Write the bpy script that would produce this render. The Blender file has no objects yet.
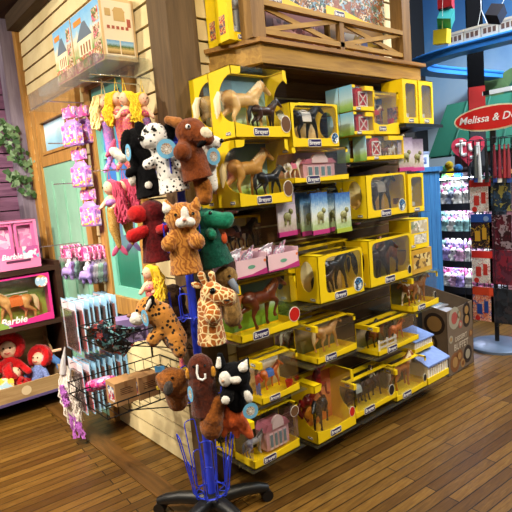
import bpy, bmesh, math, random
from mathutils import Vector, Matrix, Euler, noise
random.seed(7)
rnd = random.random
SC = bpy.context.scene
COL = SC.collection
PI = math.pi
# ------------------------------------------------------------------ camera
CAM = Vector((-1.38255, -2.15387, 1.5))
CR = Vector((0.75981289, -0.64466966, -0.0841748))
CU = Vector((0.14645957, 0.04358139, 0.98825617))
CF = Vector((0.63343031, 0.76321798, -0.12753174))


def at(px, py, x=None, y=None, z=None, d=None):
    """world point seen at a pixel, on a plane x=, y=, z= or at depth d"""
    r = CF * 512 + CR * (px - 256) - CU * (py - 256)
    if x is not None: t = (x - CAM.x) / r.x
    elif y is not None: t = (y - CAM.y) / r.y
    elif z is not None: t = (z - CAM.z) / r.z
    else: t = d / 512
    return CAM + r * t


cam = bpy.data.objects.new('camera', bpy.data.cameras.new('camera'))
COL.objects.link(cam)
cam.data.sensor_width = 36
cam.data.lens = 36
cam.data.clip_start = .05
mw = Matrix((CR, CU, -CF)).transposed().to_4x4()
mw.translation = CAM
cam.matrix_world = mw
SC.camera = cam
SC.view_settings.view_transform = 'Standard'
SC.view_settings.look = 'None'
SC.view_settings.gamma = 1
SC.view_settings.exposure = -.18
SC.view_settings.use_curve_mapping = False

# ------------------------------------------------------------------ mesh builder


def rotm(rx=0, ry=0, rz=0):
    return Euler((rx, ry, rz)).to_matrix().to_4x4()


class MB:
    def __init__(self):
        self.bm = bmesh.new()

    def _x(self, vs, M):
        if M is not None:
            for v in vs: v.co = M @ v.co

    def box(self, x0, y0, z0, x1, y1, z1, M=None):
        c = [(x0, y0, z0), (x1, y0, z0), (x1, y1, z0), (x0, y1, z0), (x0, y0, z1), (x1, y0, z1), (x1, y1, z1), (x0, y1, z1)]
        v = [self.bm.verts.new(p) for p in c]
        for f in ((0, 3, 2, 1), (4, 5, 6, 7), (0, 1, 5, 4), (1, 2, 6, 5), (2, 3, 7, 6), (3, 0, 4, 7)):
            self.bm.faces.new([v[i] for i in f])
        self._x(v, M)
        return self

    def cbox(self, c, s, M=None):
        return self.box(c[0] - s[0] / 2, c[1] - s[1] / 2, c[2] - s[2] / 2, c[0] + s[0] / 2, c[1] + s[1] / 2, c[2] + s[2] / 2, M)

    def tube(self, pts, r, seg=8, closed=False, cap=True, M=None):
        pts = [Vector(p) for p in pts]
        n = len(pts)
        rs = r if isinstance(r, (list, tuple)) else [r] * n
        rings = []
        up = None
        for i, p in enumerate(pts):
            if closed: t = pts[(i + 1) % n] - pts[i - 1]
            else: t = pts[min(i + 1, n - 1)] - pts[max(i - 1, 0)]
            if t.length < 1e-9: t = Vector((0, 0, 1))
            t.normalize()
            if up is None:
                up = Vector((0, 0, 1)) if abs(t.z) < .9 else Vector((1, 0, 0))
            a = t.cross(up)
            if a.length < 1e-6: a = t.orthogonal()
            a.normalize()
            b = a.cross(t).normalized()
            up = b
            rings.append([self.bm.verts.new(p + (a * math.cos(2 * PI * k / seg) + b * math.sin(2 * PI * k / seg)) * rs[i]) for k in range(seg)])
        m = n if closed else n - 1
        for i in range(m):
            A, B = rings[i], rings[(i + 1) % n]
            for k in range(seg):
                self.bm.faces.new((A[k], A[(k + 1) % seg], B[(k + 1) % seg], B[k]))
        if cap and not closed:
            self.bm.faces.new(rings[0][::-1])
            self.bm.faces.new(rings[-1])
        for R in rings: self._x(R, M)
        return self

    def cyl(self, p0, p1, r0, r1=None, seg=16, M=None):
        return self.tube([p0, p1], [r0, r0 if r1 is None else r1], seg, M=M)

    def ell(self, c, r, M=None, seg=14, rings=9):
        if not isinstance(r, (list, tuple)): r = (r, r, r)
        m = Matrix.Translation(c) @ (M or Matrix()) @ Matrix.Diagonal((*r, 1))
        bmesh.ops.create_uvsphere(self.bm, u_segments=seg, v_segments=rings, radius=1, matrix=m)
        return self

    def cap(self, a, b, ra, rb=None):
        """tapered capsule"""
        rb = ra if rb is None else rb
        a = Vector(a); b = Vector(b)
        self.tube([a, b], [ra, rb], 12)
        self.ell(a, ra, seg=12, rings=8)
        self.ell(b, rb, seg=12, rings=8)
        return self

    def prism(self, poly, t0, t1, plane='xz', M=None):
        """polygon extruded from t0 to t1 across its plane"""
        f3 = {'xz': lambda a, b, t: (a, t, b), 'yz': lambda a, b, t: (t, a, b), 'xy': lambda a, b, t: (a, b, t)}[plane]
        A = [self.bm.verts.new(f3(a, b, t0)) for a, b in poly]
        B = [self.bm.verts.new(f3(a, b, t1)) for a, b in poly]
        n = len(poly)
        self.bm.faces.new(A)
        self.bm.faces.new(B[::-1])
        for i in range(n): self.bm.faces.new((A[i], B[i], B[(i + 1) % n], A[(i + 1) % n]))
        self._x(A + B, M)
        return self

    def ring(self, x0, z0, x1, z1, inner, t0, t1, plane='xz', M=None):
        """rectangle with a hole (inner: convex loop of points), extruded"""
        f3 = {'xz': lambda a, b, t: (a, t, b), 'yz': lambda a, b, t: (t, a, b), 'xy': lambda a, b, t: (a, b, t)}[plane]
        cx = sum(p[0] for p in inner) / len(inner); cz = sum(p[1] for p in inner) / len(inner)
        out = []
        for a, b in inner:
            dx, dz = a - cx, b - cz
            k = 1e9
            if dx > 1e-9: k = min(k, (x1 - cx) / dx)
            if dx < -1e-9: k = min(k, (x0 - cx) / dx)
            if dz > 1e-9: k = min(k, (z1 - cz) / dz)
            if dz < -1e-9: k = min(k, (z0 - cz) / dz)
            out.append((cx + dx * k, cz + dz * k))
        cor = [(x0, z0), (x1, z0), (x1, z1), (x0, z1)]
        for c in cor:
            i = min(range(len(out)), key=lambda j: (out[j][0] - c[0])**2 + (out[j][1] - c[1])**2)
            out[i] = c
        vs = []
        L = []
        for loop in (inner, out):
            for t in (t0, t1):
                q = [self.bm.verts.new(f3(a, b, t)) for a, b in loop]
                L.append(q); vs += q
        n = len(inner)
        for i in range(n):
            j = (i + 1) % n
            for P, Q in ((L[0], L[2]), (L[3], L[1]), (L[1], L[0]), (L[2], L[3])):
                self.bm.faces.new((P[i], P[j], Q[j], Q[i]))
        self._x(vs, M)
        return self

    def lathe(self, prof, seg=24, M=None):
        rings = []
        for r, z in prof:
            rings.append([self.bm.verts.new((r * math.cos(2 * PI * k / seg), r * math.sin(2 * PI * k / seg), z)) for k in range(seg)])
        for A, B in zip(rings, rings[1:]):
            for k in range(seg): self.bm.faces.new((A[k], A[(k + 1) % seg], B[(k + 1) % seg], B[k]))
        self.bm.faces.new(rings[0][::-1]); self.bm.faces.new(rings[-1])
        for R in rings: self._x(R, M)
        return self

    def mesh(self, name, mat, sharp=.7, bevel=0):
        bm = self.bm
        if bevel:
            bmesh.ops.bevel(bm, geom=[e for e in bm.edges if e.is_manifold and e.calc_face_angle(0) > .6], offset=bevel, segments=2, affect='EDGES', profile=.5, clamp_overlap=True)
        bmesh.ops.recalc_face_normals(bm, faces=bm.faces)
        me = bpy.data.meshes.new(name)
        bm.to_mesh(me); bm.free()
        for p in me.polygons: p.use_smooth = True
        me.set_sharp_from_angle(angle=sharp)
        me.materials.append(mat)
        return me


def link(name, me, parent=None, loc=None, rot=None, M=None):
    o = bpy.data.objects.new(name, me)
    COL.objects.link(o)
    if parent is not None: o.parent = parent
    if M is not None: o.matrix_local = M
    if loc is not None: o.location = loc
    if rot is not None: o.rotation_euler = rot
    return o


def part(name, mb, mat, parent=None, loc=None, rot=None, M=None, sharp=.7, bevel=0):
    return link(name, mb.mesh(name, mat, sharp, bevel), parent, loc, rot, M)


def tag(o, label=None, cat=None, group=None, kind=None):
    if label: o['label'] = label
    if cat: o['category'] = cat
    if group: o['group'] = group
    if kind: o['kind'] = kind
    return o


def thing(name, label, cat, loc=(0, 0, 0), rz=0, group=None, rot=None):
    o = link(name, None, None, loc, rot if rot else (0, 0, rz))
    o.empty_display_size = .05
    return tag(o, label, cat, group)


def struct(name, mb, mat, bevel=0, sharp=.7):
    return tag(part(name, mb, mat, None, bevel=bevel, sharp=sharp), kind='structure')


def organic(name, fn, mat, voxel=.006, smooth=4, fuzz=0.0):
    """several blobs fused into one continuous skin"""
    b = MB(); fn(b)
    me = bpy.data.meshes.new('tmp')
    bmesh.ops.recalc_face_normals(b.bm, faces=b.bm.faces)
    b.bm.to_mesh(me); b.bm.free()
    o = bpy.data.objects.new('tmp', me); COL.objects.link(o)
    r = o.modifiers.new('r', 'REMESH'); r.mode = 'VOXEL'; r.voxel_size = voxel; r.use_smooth_shade = True
    s = o.modifiers.new('s', 'SMOOTH'); s.factor = .5; s.iterations = smooth
    dg = bpy.context.evaluated_depsgraph_get()
    out = bpy.data.meshes.new_from_object(o.evaluated_get(dg))
    bpy.data.objects.remove(o); bpy.data.meshes.remove(me)
    out.name = name
    if fuzz:
        for v in out.vertices:
            k = noise.noise(v.co * 260) + .6 * rnd() - .3
            v.co += v.normal * k * fuzz
    for p in out.polygons: p.use_smooth = True
    out.materials.clear(); out.materials.append(mat)
    return out


TXT = {}


def text_mesh(s, size, mat, ext=.0004, bold=0.0, shear=0):
    k = (s, size, mat.name, bold, shear)
    if k not in TXT:
        c = bpy.data.curves.new('t', 'FONT'); c.body = s; c.size = size; c.extrude = ext; c.offset = bold
        c.align_x = 'CENTER'; c.align_y = 'CENTER'; c.resolution_u = 2; c.shear = shear
        o = bpy.data.objects.new('t', c); COL.objects.link(o)
        dg = bpy.context.evaluated_depsgraph_get()
        me = bpy.data.meshes.new_from_object(o.evaluated_get(dg))
        bpy.data.objects.remove(o)
        me.name = 'lettering'; me.materials.clear(); me.materials.append(mat)
        TXT[k] = me
    return TXT[k]


FRONT = rotm(PI / 2)                    # text standing up, read from -y
LEFT = rotm(0, 0, -PI / 2) @ FRONT      # text standing up, read from -x


def letters(s, size, mat, parent, loc, face=FRONT, name='lettering', **k):
    return link(name, text_mesh(s, size, mat, **k), parent, M=Matrix.Translation(loc) @ face)


def strand(a, b, amp, n=9, bow=(0, 0, 0), waves=2.0):
    """a wavy lock between two points"""
    a = Vector(a); b = Vector(b); bow = Vector(bow)
    p1, p2 = rnd() * 6.3, rnd() * 6.3
    out = []
    for i in range(n + 1):
        u = i / n
        k = amp * min(1, u * 3)
        out.append(a.lerp(b, u) + bow * math.sin(PI * u) + Vector((k * math.sin(p1 + u * waves * 6.28), k * math.sin(p2 + u * waves * 6.28), 0)))
    return out


# ------------------------------------------------------------------ materials
MT = {}


def lin(h):
    h = h.lstrip('#')
    return tuple(((c / 12.92) if c <= .04045 else ((c + .055) / 1.055)**2.4) for c in (int(h[i:i + 2], 16) / 255 for i in (0, 2, 4))) + (1,)


class NT:
    def __init__(self, name):
        self.m = bpy.data.materials.new(name); self.m.use_nodes = True
        self.t = self.m.node_tree; self.N = self.t.nodes
        self.b = self.N['Principled BSDF']; self.out = self.N['Material Output']
        self.co = None

    def n(self, typ, **k):
        x = self.N.new('ShaderNode' + typ)
        for a, v in k.items():
            if a.startswith('_'): x.inputs[a[1:].replace('_', ' ')].default_value = v
            else: setattr(x, a, v)
        return x

    def l(self, a, b): self.t.links.new(a, b)

    def coord(self, kind='Object', scale=(1, 1, 1), rot=(0, 0, 0), loc=(0, 0, 0)):
        c = self.n('TexCoord'); mp = self.n('Mapping')
        mp.inputs['Scale'].default_value = scale; mp.inputs['Rotation'].default_value = rot; mp.inputs['Location'].default_value = loc
        self.l(c.outputs[kind], mp.inputs['Vector'])
        return mp.outputs[0]

    def noise(self, vec, scale, detail=3, rough=.6, dist=0):
        x = self.n('TexNoise', _Scale=scale, _Detail=detail, _Roughness=rough, _Distortion=dist)
        self.l(vec, x.inputs['Vector'])
        return x.outputs['Fac']

    def ramp(self, fac, stops, interp='LINEAR'):
        x = self.n('ValToRGB'); e = x.color_ramp; e.interpolation = interp
        while len(e.elements) < len(stops): e.elements.new(.5)
        for i, (p, c) in enumerate(stops):
            e.elements[i].position = p; e.elements[i].color = lin(c) if isinstance(c, str) else c
        self.l(fac, x.inputs[0])
        return x.outputs[0]

    def bump(self, h, strength=.3, dist=.002):
        x = self.n('Bump', _Strength=strength, _Distance=dist)
        self.l(h, x.inputs['Height']); self.l(x.outputs[0], self.b.inputs['Normal'])

    def set(self, rough=.5, metal=0, spec=.5, sheen=0, col=None):
        b = self.b.inputs
        b['Roughness'].default_value = rough; b['Metallic'].default_value = metal; b['Specular IOR Level'].default_value = spec
        b['Sheen Weight'].default_value = sheen
        if col is not None:
            if isinstance(col, str): b['Base Color'].default_value = lin(col)
            else: self.l(col, b['Base Color'])
        return self


def plain(name, col, rough=.5, metal=0, spec=.5, bump=0, bs=200, sheen=0, var=0, vs=20, coat=0):
    if name in MT: return MT[name]
    t = NT(name)
    c = col
    v = None
    if bump or var: v = t.coord()
    if var:
        r, g, b_, _ = lin(col)
        f = t.noise(v, vs, 4)
        c = t.ramp(f, [(.3, (r * (1 - var), g * (1 - var), b_ * (1 - var), 1)), (.7, (min(1, r * (1 + var)), min(1, g * (1 + var)), min(1, b_ * (1 + var)), 1))])
    t.set(rough, metal, spec, sheen, c)
    t.b.inputs['Coat Weight'].default_value = coat
    if bump: t.bump(t.noise(v, bs, 2), bump)
    MT[name] = t.m
    return t.m


def fur(name, col, dark=None, scale=60, sheen=.22):
    if name in MT: return MT[name]
    t = NT(name); v = t.coord()
    r, g, b_, _ = lin(col)
    d = lin(dark) if dark else (r * .6, g * .6, b_ * .6, 1)
    c = t.ramp(t.noise(v, scale, 5, .7), [(.3, d), (.65, (r, g, b_, 1))])
    t.set(.95, 0, .1, sheen, c)
    t.b.inputs['Sheen Roughness'].default_value = .5
    t.bump(t.noise(v, 420, 3), .8, .003)
    MT[name] = t.m
    return t.m


def spots(name, base, spot, scale=55, thr=.28, rough=.95, sheen=.3, jit=1.0):
    t = NT(name); v = t.coord()
    vo = t.n('TexVoronoi', _Scale=scale, _Randomness=jit); t.l(v, vo.inputs['Vector'])
    c = t.ramp(vo.outputs['Distance'], [(0, spot), (thr, spot), (thr + .04, base), (1, base)])
    t.set(rough, 0, .1, sheen, c); t.bump(t.noise(v, 420, 3), .7, .003)
    return t.m


def cells(name, base, line, scale=30, thr=.08):
    t = NT(name); v = t.coord()
    vo = t.n('TexVoronoi', feature='DISTANCE_TO_EDGE', _Scale=scale); t.l(v, vo.inputs['Vector'])
    c = t.ramp(vo.outputs['Distance'], [(0, line), (thr, line), (thr + .05, base), (1, base)])
    t.set(.95, 0, .1, .3, c); t.bump(t.noise(v, 420, 3), .7, .003)
    return t.m


def stripes(name, base, line, scale=14, dist=5, rot=(0, 0, 0), thr=.3, kind='Z'):
    t = NT(name); v = t.coord(rot=rot)
    w = t.n('TexWave', bands_direction=kind, _Scale=scale, _Distortion=dist, _Detail=2); w.inputs['Detail Scale'].default_value = 1.5
    t.l(v, w.inputs['Vector'])
    c = t.ramp(w.outputs['Fac'], [(0, line), (thr, line), (thr + .2, base), (1, base)])
    t.set(.95, 0, .1, .3, c); t.bump(t.noise(v, 420, 3), .7, .003)
    return t.m


def art(name, cols, scale=14, rough=.35, kind='Object', stretch=(1, 1, 1), seed=0):
    """busy printed card: patches of several inks"""
    if name in MT: return MT[name]
    t = NT(name); v = t.coord(kind, stretch, loc=(seed, seed * .7, seed * .3))
    nz = t.n('TexNoise', _Scale=scale * .8, _Detail=2); t.l(v, nz.inputs['Vector'])
    ad = t.n('MixRGB', blend_type='ADD', _Fac=.12); t.l(v, ad.inputs[1]); t.l(nz.outputs['Color'], ad.inputs[2])
    vo = t.n('TexVoronoi', _Scale=scale); t.l(ad.outputs[0], vo.inputs['Vector'])
    sp = t.n('SeparateColor'); t.l(vo.outputs['Color'], sp.inputs[0])
    n = len(cols)
    c = t.ramp(sp.outputs[0], [(i / n, k) for i, k in enumerate(cols)], 'CONSTANT')
    t.set(rough, 0, .5, 0, c)
    MT[name] = t.m
    return t.m


def scenic(name, stops, rough=.35, wob=.18, scale=5):
    """printed landscape: bands from bottom to top of the card"""
    if name in MT: return MT[name]
    t = NT(name); v = t.coord('Generated')
    s = t.n('SeparateXYZ'); t.l(v, s.inputs[0])
    f = t.noise(v, scale, 4)
    ml = t.n('Math', operation='MULTIPLY_ADD'); t.l(f, ml.inputs[0]); ml.inputs[1].default_value = wob; t.l(s.outputs[2], ml.inputs[2])
    sb = t.n('Math', operation='SUBTRACT'); t.l(ml.outputs[0], sb.inputs[0]); sb.inputs[1].default_value = wob / 2
    t.set(rough, 0, .4, 0, t.ramp(sb.outputs[0], stops))
    MT[name] = t.m
    return t.m


def wood(name, c1, c2, axis='x', scale=1.0, rough=.5, spec=.3, knots=True):
    if name in MT: return MT[name]
    t = NT(name)
    s = {'x': (1.2, 14, 14), 'y': (14, 1.2, 14), 'z': (14, 14, 1.2)}[axis]
    v = t.coord('Object', tuple(k * scale for k in s))
    a = t.noise(v, 2.2, 5, .65, .6)
    c = t.ramp(a, [(.3, c1), (.68, c2)])
    t.set(rough, 0, spec, 0, c); t.bump(t.noise(v, 7, 4), .2, .002)
    MT[name] = t.m
    return t.m


def clear(name='clear_film', tint='ffffff', k=.025, hi=.35, haze=0):
    if name in MT: return MT[name]
    t = NT(name); t.N.remove(t.b)
    tr = t.n('BsdfTransparent'); tr.inputs[0].default_value = lin(tint)
    gl = t.n('BsdfGlossy', _Roughness=.12)
    lw = t.n('LayerWeight', _Blend=.25)
    mr = t.n('MapRange'); t.l(lw.outputs['Fresnel'], mr.inputs[0]); mr.inputs[3].default_value = k; mr.inputs[4].default_value = hi
    mx = t.n('MixShader'); t.l(mr.outputs[0], mx.inputs[0]); t.l(tr.outputs[0], mx.inputs[1]); t.l(gl.outputs[0], mx.inputs[2])
    if haze:
        df = t.n('BsdfDiffuse'); df.inputs[0].default_value = (.9, .92, .92, 1)
        m2 = t.n('MixShader', _Fac=haze); t.l(mx.outputs[0], m2.inputs[1]); t.l(df.outputs[0], m2.inputs[2])
        t.l(m2.outputs[0], t.out.inputs[0])
    else: t.l(mx.outputs[0], t.out.inputs[0])
    MT[name] = t.m
    return t.m


YEL = plain('yellow_carton', 'f3d00e', .42, spec=.4, var=.06, vs=4)
FILM = clear()
GLASS = clear('shelf_glass', 'f4faf6', .03, .25, .012)
ACR = clear('acrylic', 'fafcfb', .04, .3, .025)
WHITE = plain('white_paint', 'f2f0ea', .5)
INK = plain('dark_ink', '2a2140', .4)
BLACK = plain('black_plastic', '0d0d0e', .45)
CHROME = plain('chrome', 'c8c8cc', .25, 1)
BLKWIRE = plain('black_wire', '121212', .4, .3)
BLUEW = plain('blue_enamel', '2a40d0', .3, 0, .5, coat=.3)
RED = plain('red_plastic', 'c61e1e', .4)
SKIN = plain('doll_skin', 'f3c4a4', .8)
CARDB = plain('kraft_card', 'b98d5c', .8, var=.08, vs=30)
# ------------------------------------------------------------------ room shell
t = NT('plank_floor')
v = t.coord('Object', rot=(0, 0, math.radians(4)))
br = t.n('TexBrick', offset=.37, offset_frequency=2, _Scale=1.0)
br.inputs['Brick Width'].default_value = 1.15; br.inputs['Row Height'].default_value = .06
br.inputs['Mortar Size'].default_value = .0032; br.inputs['Mortar Smooth'].default_value = .2; br.inputs['Bias'].default_value = 0
br.inputs['Color1'].default_value = lin('60441a'); br.inputs['Color2'].default_value = lin('8c6c32'); br.inputs['Mortar'].default_value = lin('1d0f06')
t.l(v, br.inputs['Vector'])
gv = t.coord('Object', (2.2, 26, 1), rot=(0, 0, math.radians(4)))
g = t.ramp(t.noise(gv, 3, 6, .7, 1.2), [(.25, '6a4a30'), (.5, 'c8b090'), (.75, 'ffffff')])
mx = t.n('MixRGB', blend_type='MULTIPLY', _Fac=.75); t.l(br.outputs['Color'], mx.inputs[1]); t.l(g, mx.inputs[2])
t.set(.38, 0, .35, 0, mx.outputs[0]); t.bump(br.outputs['Fac'], -.3, .003)
FLOORM = t.m
struct('floor', MB().box(-5, -6, -.1, 8.5, 4, 0), FLOORM)
WPL = wood('border_plank', '4a3216', '6e4a22', 'y', rough=.4)
struct('trim_1', MB().box(-.3, -.12, 0, -.19, 2.2, .006), WPL)
struct('trim_2', MB().box(-.3, -.23, 0, 2.0, -.12, .006), wood('border_plank_x', '4a3216', '6e4a22', 'x', rough=.4))

SID = NT('cream_siding'); v = SID.coord()
SID.set(.7, 0, .2, 0, SID.ramp(SID.noise(v, 3, 6, .7), [(.3, 'cdb887'), (.7, 'e3d2a4')])); SID.bump(SID.noise(v, 60, 4), .15); SID = SID.m


def siding(name, axis, a0, a1, z0, z1, mat, pitch=.1067, sgn=-1, off=0, gap=.0095):
    b = MB()
    z = z0
    while z < z1:
        zt = min(z + pitch, z1)
        # a lapped board: thick at its foot, thin at its head
        poly = [(sgn * .0, z + gap), (sgn * .018, z + gap), (sgn * .018, z + gap + .005), (sgn * .011, zt), (0, zt)]
        if axis == 'y': b.prism([(off + p, q) for p, q in poly], a0, a1, 'xz')
        else: b.prism([(off + p, q) for p, q in poly], a0, a1, 'yz')
        z += pitch
    return b


ws = siding('wall_left', 'y', 0, 2.3, 0.0, 4.3, SID)
SHADEBK = plain('gap_shade_backing', '3a2614', .8)  # dark tone stands in for the shade between the lapped boards
struct('trim_8', MB().box(.0005, 0.02, 0, .12, 2.3, 4.3), SHADEBK)
struct('wall_left', ws, SID)
ws = siding('wall_right', 'x', .0, 1.86, 0.0, 4.3, SID)
struct('trim_9', MB().box(.0, 0.0005, 0, 1.86, .02, 4.3).box(1.84, .02, 0, 1.86, 2.3, 4.3), SHADEBK)
struct('wall_right', ws, SID)
OAK = wood('oak_trim_z', '8a622c', 'b98848', 'z', rough=.5)
OAKX = wood('oak_trim_x', '8a5f28', 'b98a46', 'x', rough=.5)
OAKY = wood('oak_trim_y', '8a622c', 'b98848', 'y', rough=.5)
PINE = wood('ledge_pine', '86622a', 'b68e42', 'x', rough=.55)
PINEZ = wood('ledge_pine_z', '6f4f26', '94703c', 'z', rough=.55)
POST = wood('corner_post_wood', '4f3d28', '6b5438', 'z', rough=.6)
struct('trim_3', MB().box(-.035, -.035, 0, .13, .14, 4.3), POST, bevel=.004)      # corner post
struct('trim_4', MB().box(-.045, 2.13, 0, .0, 2.26, 2.97), OAK, bevel=.003)
# slatwall behind the shelves
SLAT = wood('slat_board', '4d341b', '6f4d29', 'x', rough=.6)
sb = MB()
for i in range(20): sb.box(.2, -.027, .1 + i * .1, 1.84, -.0175, .1 + i * .1 + .088)
tag(part('display_backboard', sb, SLAT), 'dark brown slatted backboard behind the yellow boxes', 'backboard')

# far-left purple wall, post and soffit
PURP = wood('purple_board', '5f3c56', '865c78', 'x', rough=.7)
struct('wall_back', siding('wall_back', 'x', -3.2, -.02, 0, 3.0, PURP, .115, -1, 2.34), PURP)
struct('trim_10', MB().box(-3.2, 2.3405, 0, -.02, 2.4, 3), plain('purple_gap_shade', '2c1828', .8))  # dark purple puts the lap shade into the board gaps
struct('trim_5', MB().box(-.14, 2.2, 0, -.045, 2.335, 2.97), wood('grey_purple_post', '6a5f70', '8a8090', 'z', rough=.7), bevel=.004)
struct('ceiling_low', MB().box(-3.2, 1.2, 2.97, -.02, 2.4, 3.08).box(-.1, 1.2, 2.86, -.02, 2.13, 2.97), wood('soffit_wood', '2f2418', '463626', 'y', rough=.8))
struct('ceiling', MB().box(-5, -6, 4.6, 8.5, 4, 4.7), plain('ceiling_paint', '2a2724', .9))

# ---- door in the left wall
DT = plain('teal_door_paint', '83b29c', .55, var=.08, vs=6)
fr = MB()
y0, y1, zt = 1.2, 1.99, 2.25
zg, zp = at(60, 148, x=-.03).z, at(60, 163, x=-.03).z
fr.box(-.05, y0 - .09, 0, -.0, y0, zt + .0).box(-.05, y1 - .06, 0, -.0, y1 + .03, zt).box(-.056, y0 - .1, zt, 0, y1 + .04, zt + .11)
struct('door_1', fr, OAK, bevel=.003)
dl = thing('door_leaf', 'teal panelled door with an oak glazed top in the cream wall', 'door', (-.004, (y0 + y1) / 2, 0)); tag(dl, kind='structure')
W = y1 - .06 - y0
pl = MB().box(-.03, -W / 2 - .015, .0, 0, W / 2 - .015, zp)
for q in (-1, 0, 1): pl.box(-.042, q * W / 3.2 - .05 - .015, .15, -.03, q * W / 3.2 + .05 - .015, zp - .12)
part('door_panel', pl, DT, dl, bevel=.002)
gfr = MB().ring(-W / 2 - .015, zp, W / 2 - .015, 2.25, [(-W / 2 + .1, zg), (W / 2 - .13, zg), (W / 2 - .13, 2.12), (-W / 2 + .1, 2.12)], -.04, -.0, 'yz')
gfr.ring(-W / 2 + .08, zg - .02, W / 2 - .11, 2.14, [(-W / 2 + .1, zg), (W / 2 - .13, zg), (W / 2 - .13, 2.12), (-W / 2 + .1, 2.12)], -.05, -.04, 'yz')
part('glazed_frame', gfr, OAK, dl)
PBL = scenic('painted_sky', [(0, '7fb7dc'), (.4, '9ccbe6'), (.7, 'd6e8ee'), (1, '5ea1d2')])
part('glass_pane', MB().box(-.02, -W / 2 + .08, zg - .02, -.01, W / 2 - .1, 2.14), PBL, dl)
part('door_handle', MB().cyl((-.03, W / 2 - .06, 1.05), (-.075, W / 2 - .06, 1.05), .012).cyl((-.07, W / 2 - .06, 1.05), (-.07, W / 2 - .16, 1.05), .009), CHROME, dl)

# ---- window in the left wall (a painted view behind teal sashes)
w = MB()
ya, yb, za, zb = .46, .985, .9, 2.2
w.box(-.05, ya - .09, za, 0, ya, zb).box(-.05, yb - .09, za, 0, yb, zb).box(-.055, ya - .1, zb - .02, 0, yb + .01, zb + .1).box(-.06, ya - .1, za - .09, 0, yb + .01, za + .02)
struct('window_1', w, OAK, bevel=.003)
TEALF = plain('teal_sash', '6fb3a2', .5)
s = MB().ring(ya, za + .02, yb - .09, zb - .02, [(ya + .06, za + .08), (yb - .15, za + .08), (yb - .15, zb - .08), (ya + .06, zb - .08)], -.035, 0, 'yz')
s.box(-.03, ya + .05, 1.76, 0, yb - .14, 1.8).box(-.03, (ya + yb) / 2 - .06, 1.3, 0, (ya + yb) / 2 - .03, zb - .07)
struct('window_2', s, TEALF)
PV = scenic('painted_view', [(0, '1f5a4a'), (.12, '1d6450'), (.22, '2a705c'), (.27, '4d7480'), (.4, '3a6488'), (.6, '2a66b0'), (.8, '4a8acc'), (1, '3274c0')], wob=.12)
struct('window_3', MB().box(-.02, ya, za, -.017, yb - .09, zb), PV)

# ------------------------------------------------------------------ balcony ledge over the shelves
P0 = thing('balcony_ledge', 'pine balcony ledge with crossed railing above the yellow boxes', 'balcony', (.95, -.14, 2.1))


def rel(b, o):
    b.bm.transform(Matrix.Translation(-Vector(o.location))); return b


part('beam', rel(MB().prism([(.19, .0), (.307, -.283), (1.66, -.283), (1.66, 0)], 2.095, 2.185, 'xy'), P0), PINE, P0, bevel=.003)
part('lip_board', rel(MB().prism([(.165, .0), (.29, -.305), (1.69, -.305), (1.69, 0)], 2.185, 2.205, 'xy'), P0), wood('lip_wood', '7d5626', 'a67a3c', 'x'), P0, bevel=.002)
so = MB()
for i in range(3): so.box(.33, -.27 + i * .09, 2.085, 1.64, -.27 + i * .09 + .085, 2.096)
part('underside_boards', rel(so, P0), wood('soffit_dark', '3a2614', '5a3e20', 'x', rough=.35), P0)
for xa in (.262, 1.48):
    part('post', rel(MB().box(xa, -.285, 2.205, xa + .085, -.2, 4.3), P0), PINEZ, P0, bevel=.003)
part('rail_post', rel(MB().box(.895, -.28, 2.205, .93, -.25, 2.37), P0), PINEZ, P0)
part('top_rail', rel(MB().box(.347, -.285, 2.36, 1.48, -.25, 2.385), P0), PINE, P0)
part('bottom_rail', rel(MB().box(.347, -.28, 2.23, 1.48, -.25, 2.255), P0), PINE, P0)
for xa, xb in ((.347, .895), (.93, 1.48)):
    for sgn in (0, 1):
        za_, zb_ = (2.25, 2.365) if sgn else (2.365, 2.25)
        yy = -.272 if sgn else -.262
        d = .012
        part('cross_brace', rel(MB().prism([(xa, za_ - d), (xb, zb_ - d), (xb, zb_ + d), (xa, za_ + d)], yy, yy + .01), P0), PINE, P0)

# ------------------------------------------------------------------ glass shelves under the boxes
GRP = 'glass shelves of the box display'


def glass_shelf(x0, x1, z, y0=-.37, lab=''):
    o = thing('glass_shelf', lab, 'shelf', ((x0 + x1) / 2, -.02, z), 0, GRP)
    L = (x1 - x0) / 2
    part('pane', MB().box(-L, y0 + .02, -.007, L, 0, -.002), GLASS, o)
    for sx in (-L + .06, L - .06):
        part('bracket', MB().prism([(0, -.01), (0, -.06), (-.04, -.055), (-.27, -.02), (-.27, -.01)], sx - .003, sx + .003, 'yz'), CHROME, o)


for a in ((.02, .39, 1.425, 'glass shelf under the second box of the first column'), (-.06, .385, 1.11, 'glass shelf under the pink counter bins'),
          (-.04, .38, .812, 'glass shelf under the chestnut horse box'), (.05, .36, .487, 'glass shelf under the box with the red bucket'), (-.03, .32, .197, 'lowest glass shelf of the first column'),
          (.39, .83, 1.512, 'glass shelf under the pink stable box'), (.4, .9, .883, 'glass shelf under the black foal box'), (.4, .84, .572, 'glass shelf under the light bay horse box'),
          (.4, .76, .147, 'glass shelf under the red rearing horse box'), (.84, 1.32, 1.605, 'glass shelf under the red barn boxes'), (.9, 1.56, 1.277, 'glass shelf under the blanket horse box'),
          (.9, 1.66, .887, 'glass shelf under the dark brown horses box'), (1.3, 1.7, .652, 'glass shelf under the pinto horse box'), (.92, 1.3, .472, 'glass shelf under the farm set box'), (.78, 1.74, .14, 'lowest glass shelf at the far end')):
    glass_shelf(a[0], a[1], a[2], lab=a[3])
o = thing('black_shelf', 'black shelf board carrying the tall yellow figure boxes', 'shelf', (1.5, -.02, 1.815))
part('board', MB().box(-.19, -.37, -.02, .22, 0, -.002), BLACK, o)
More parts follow.
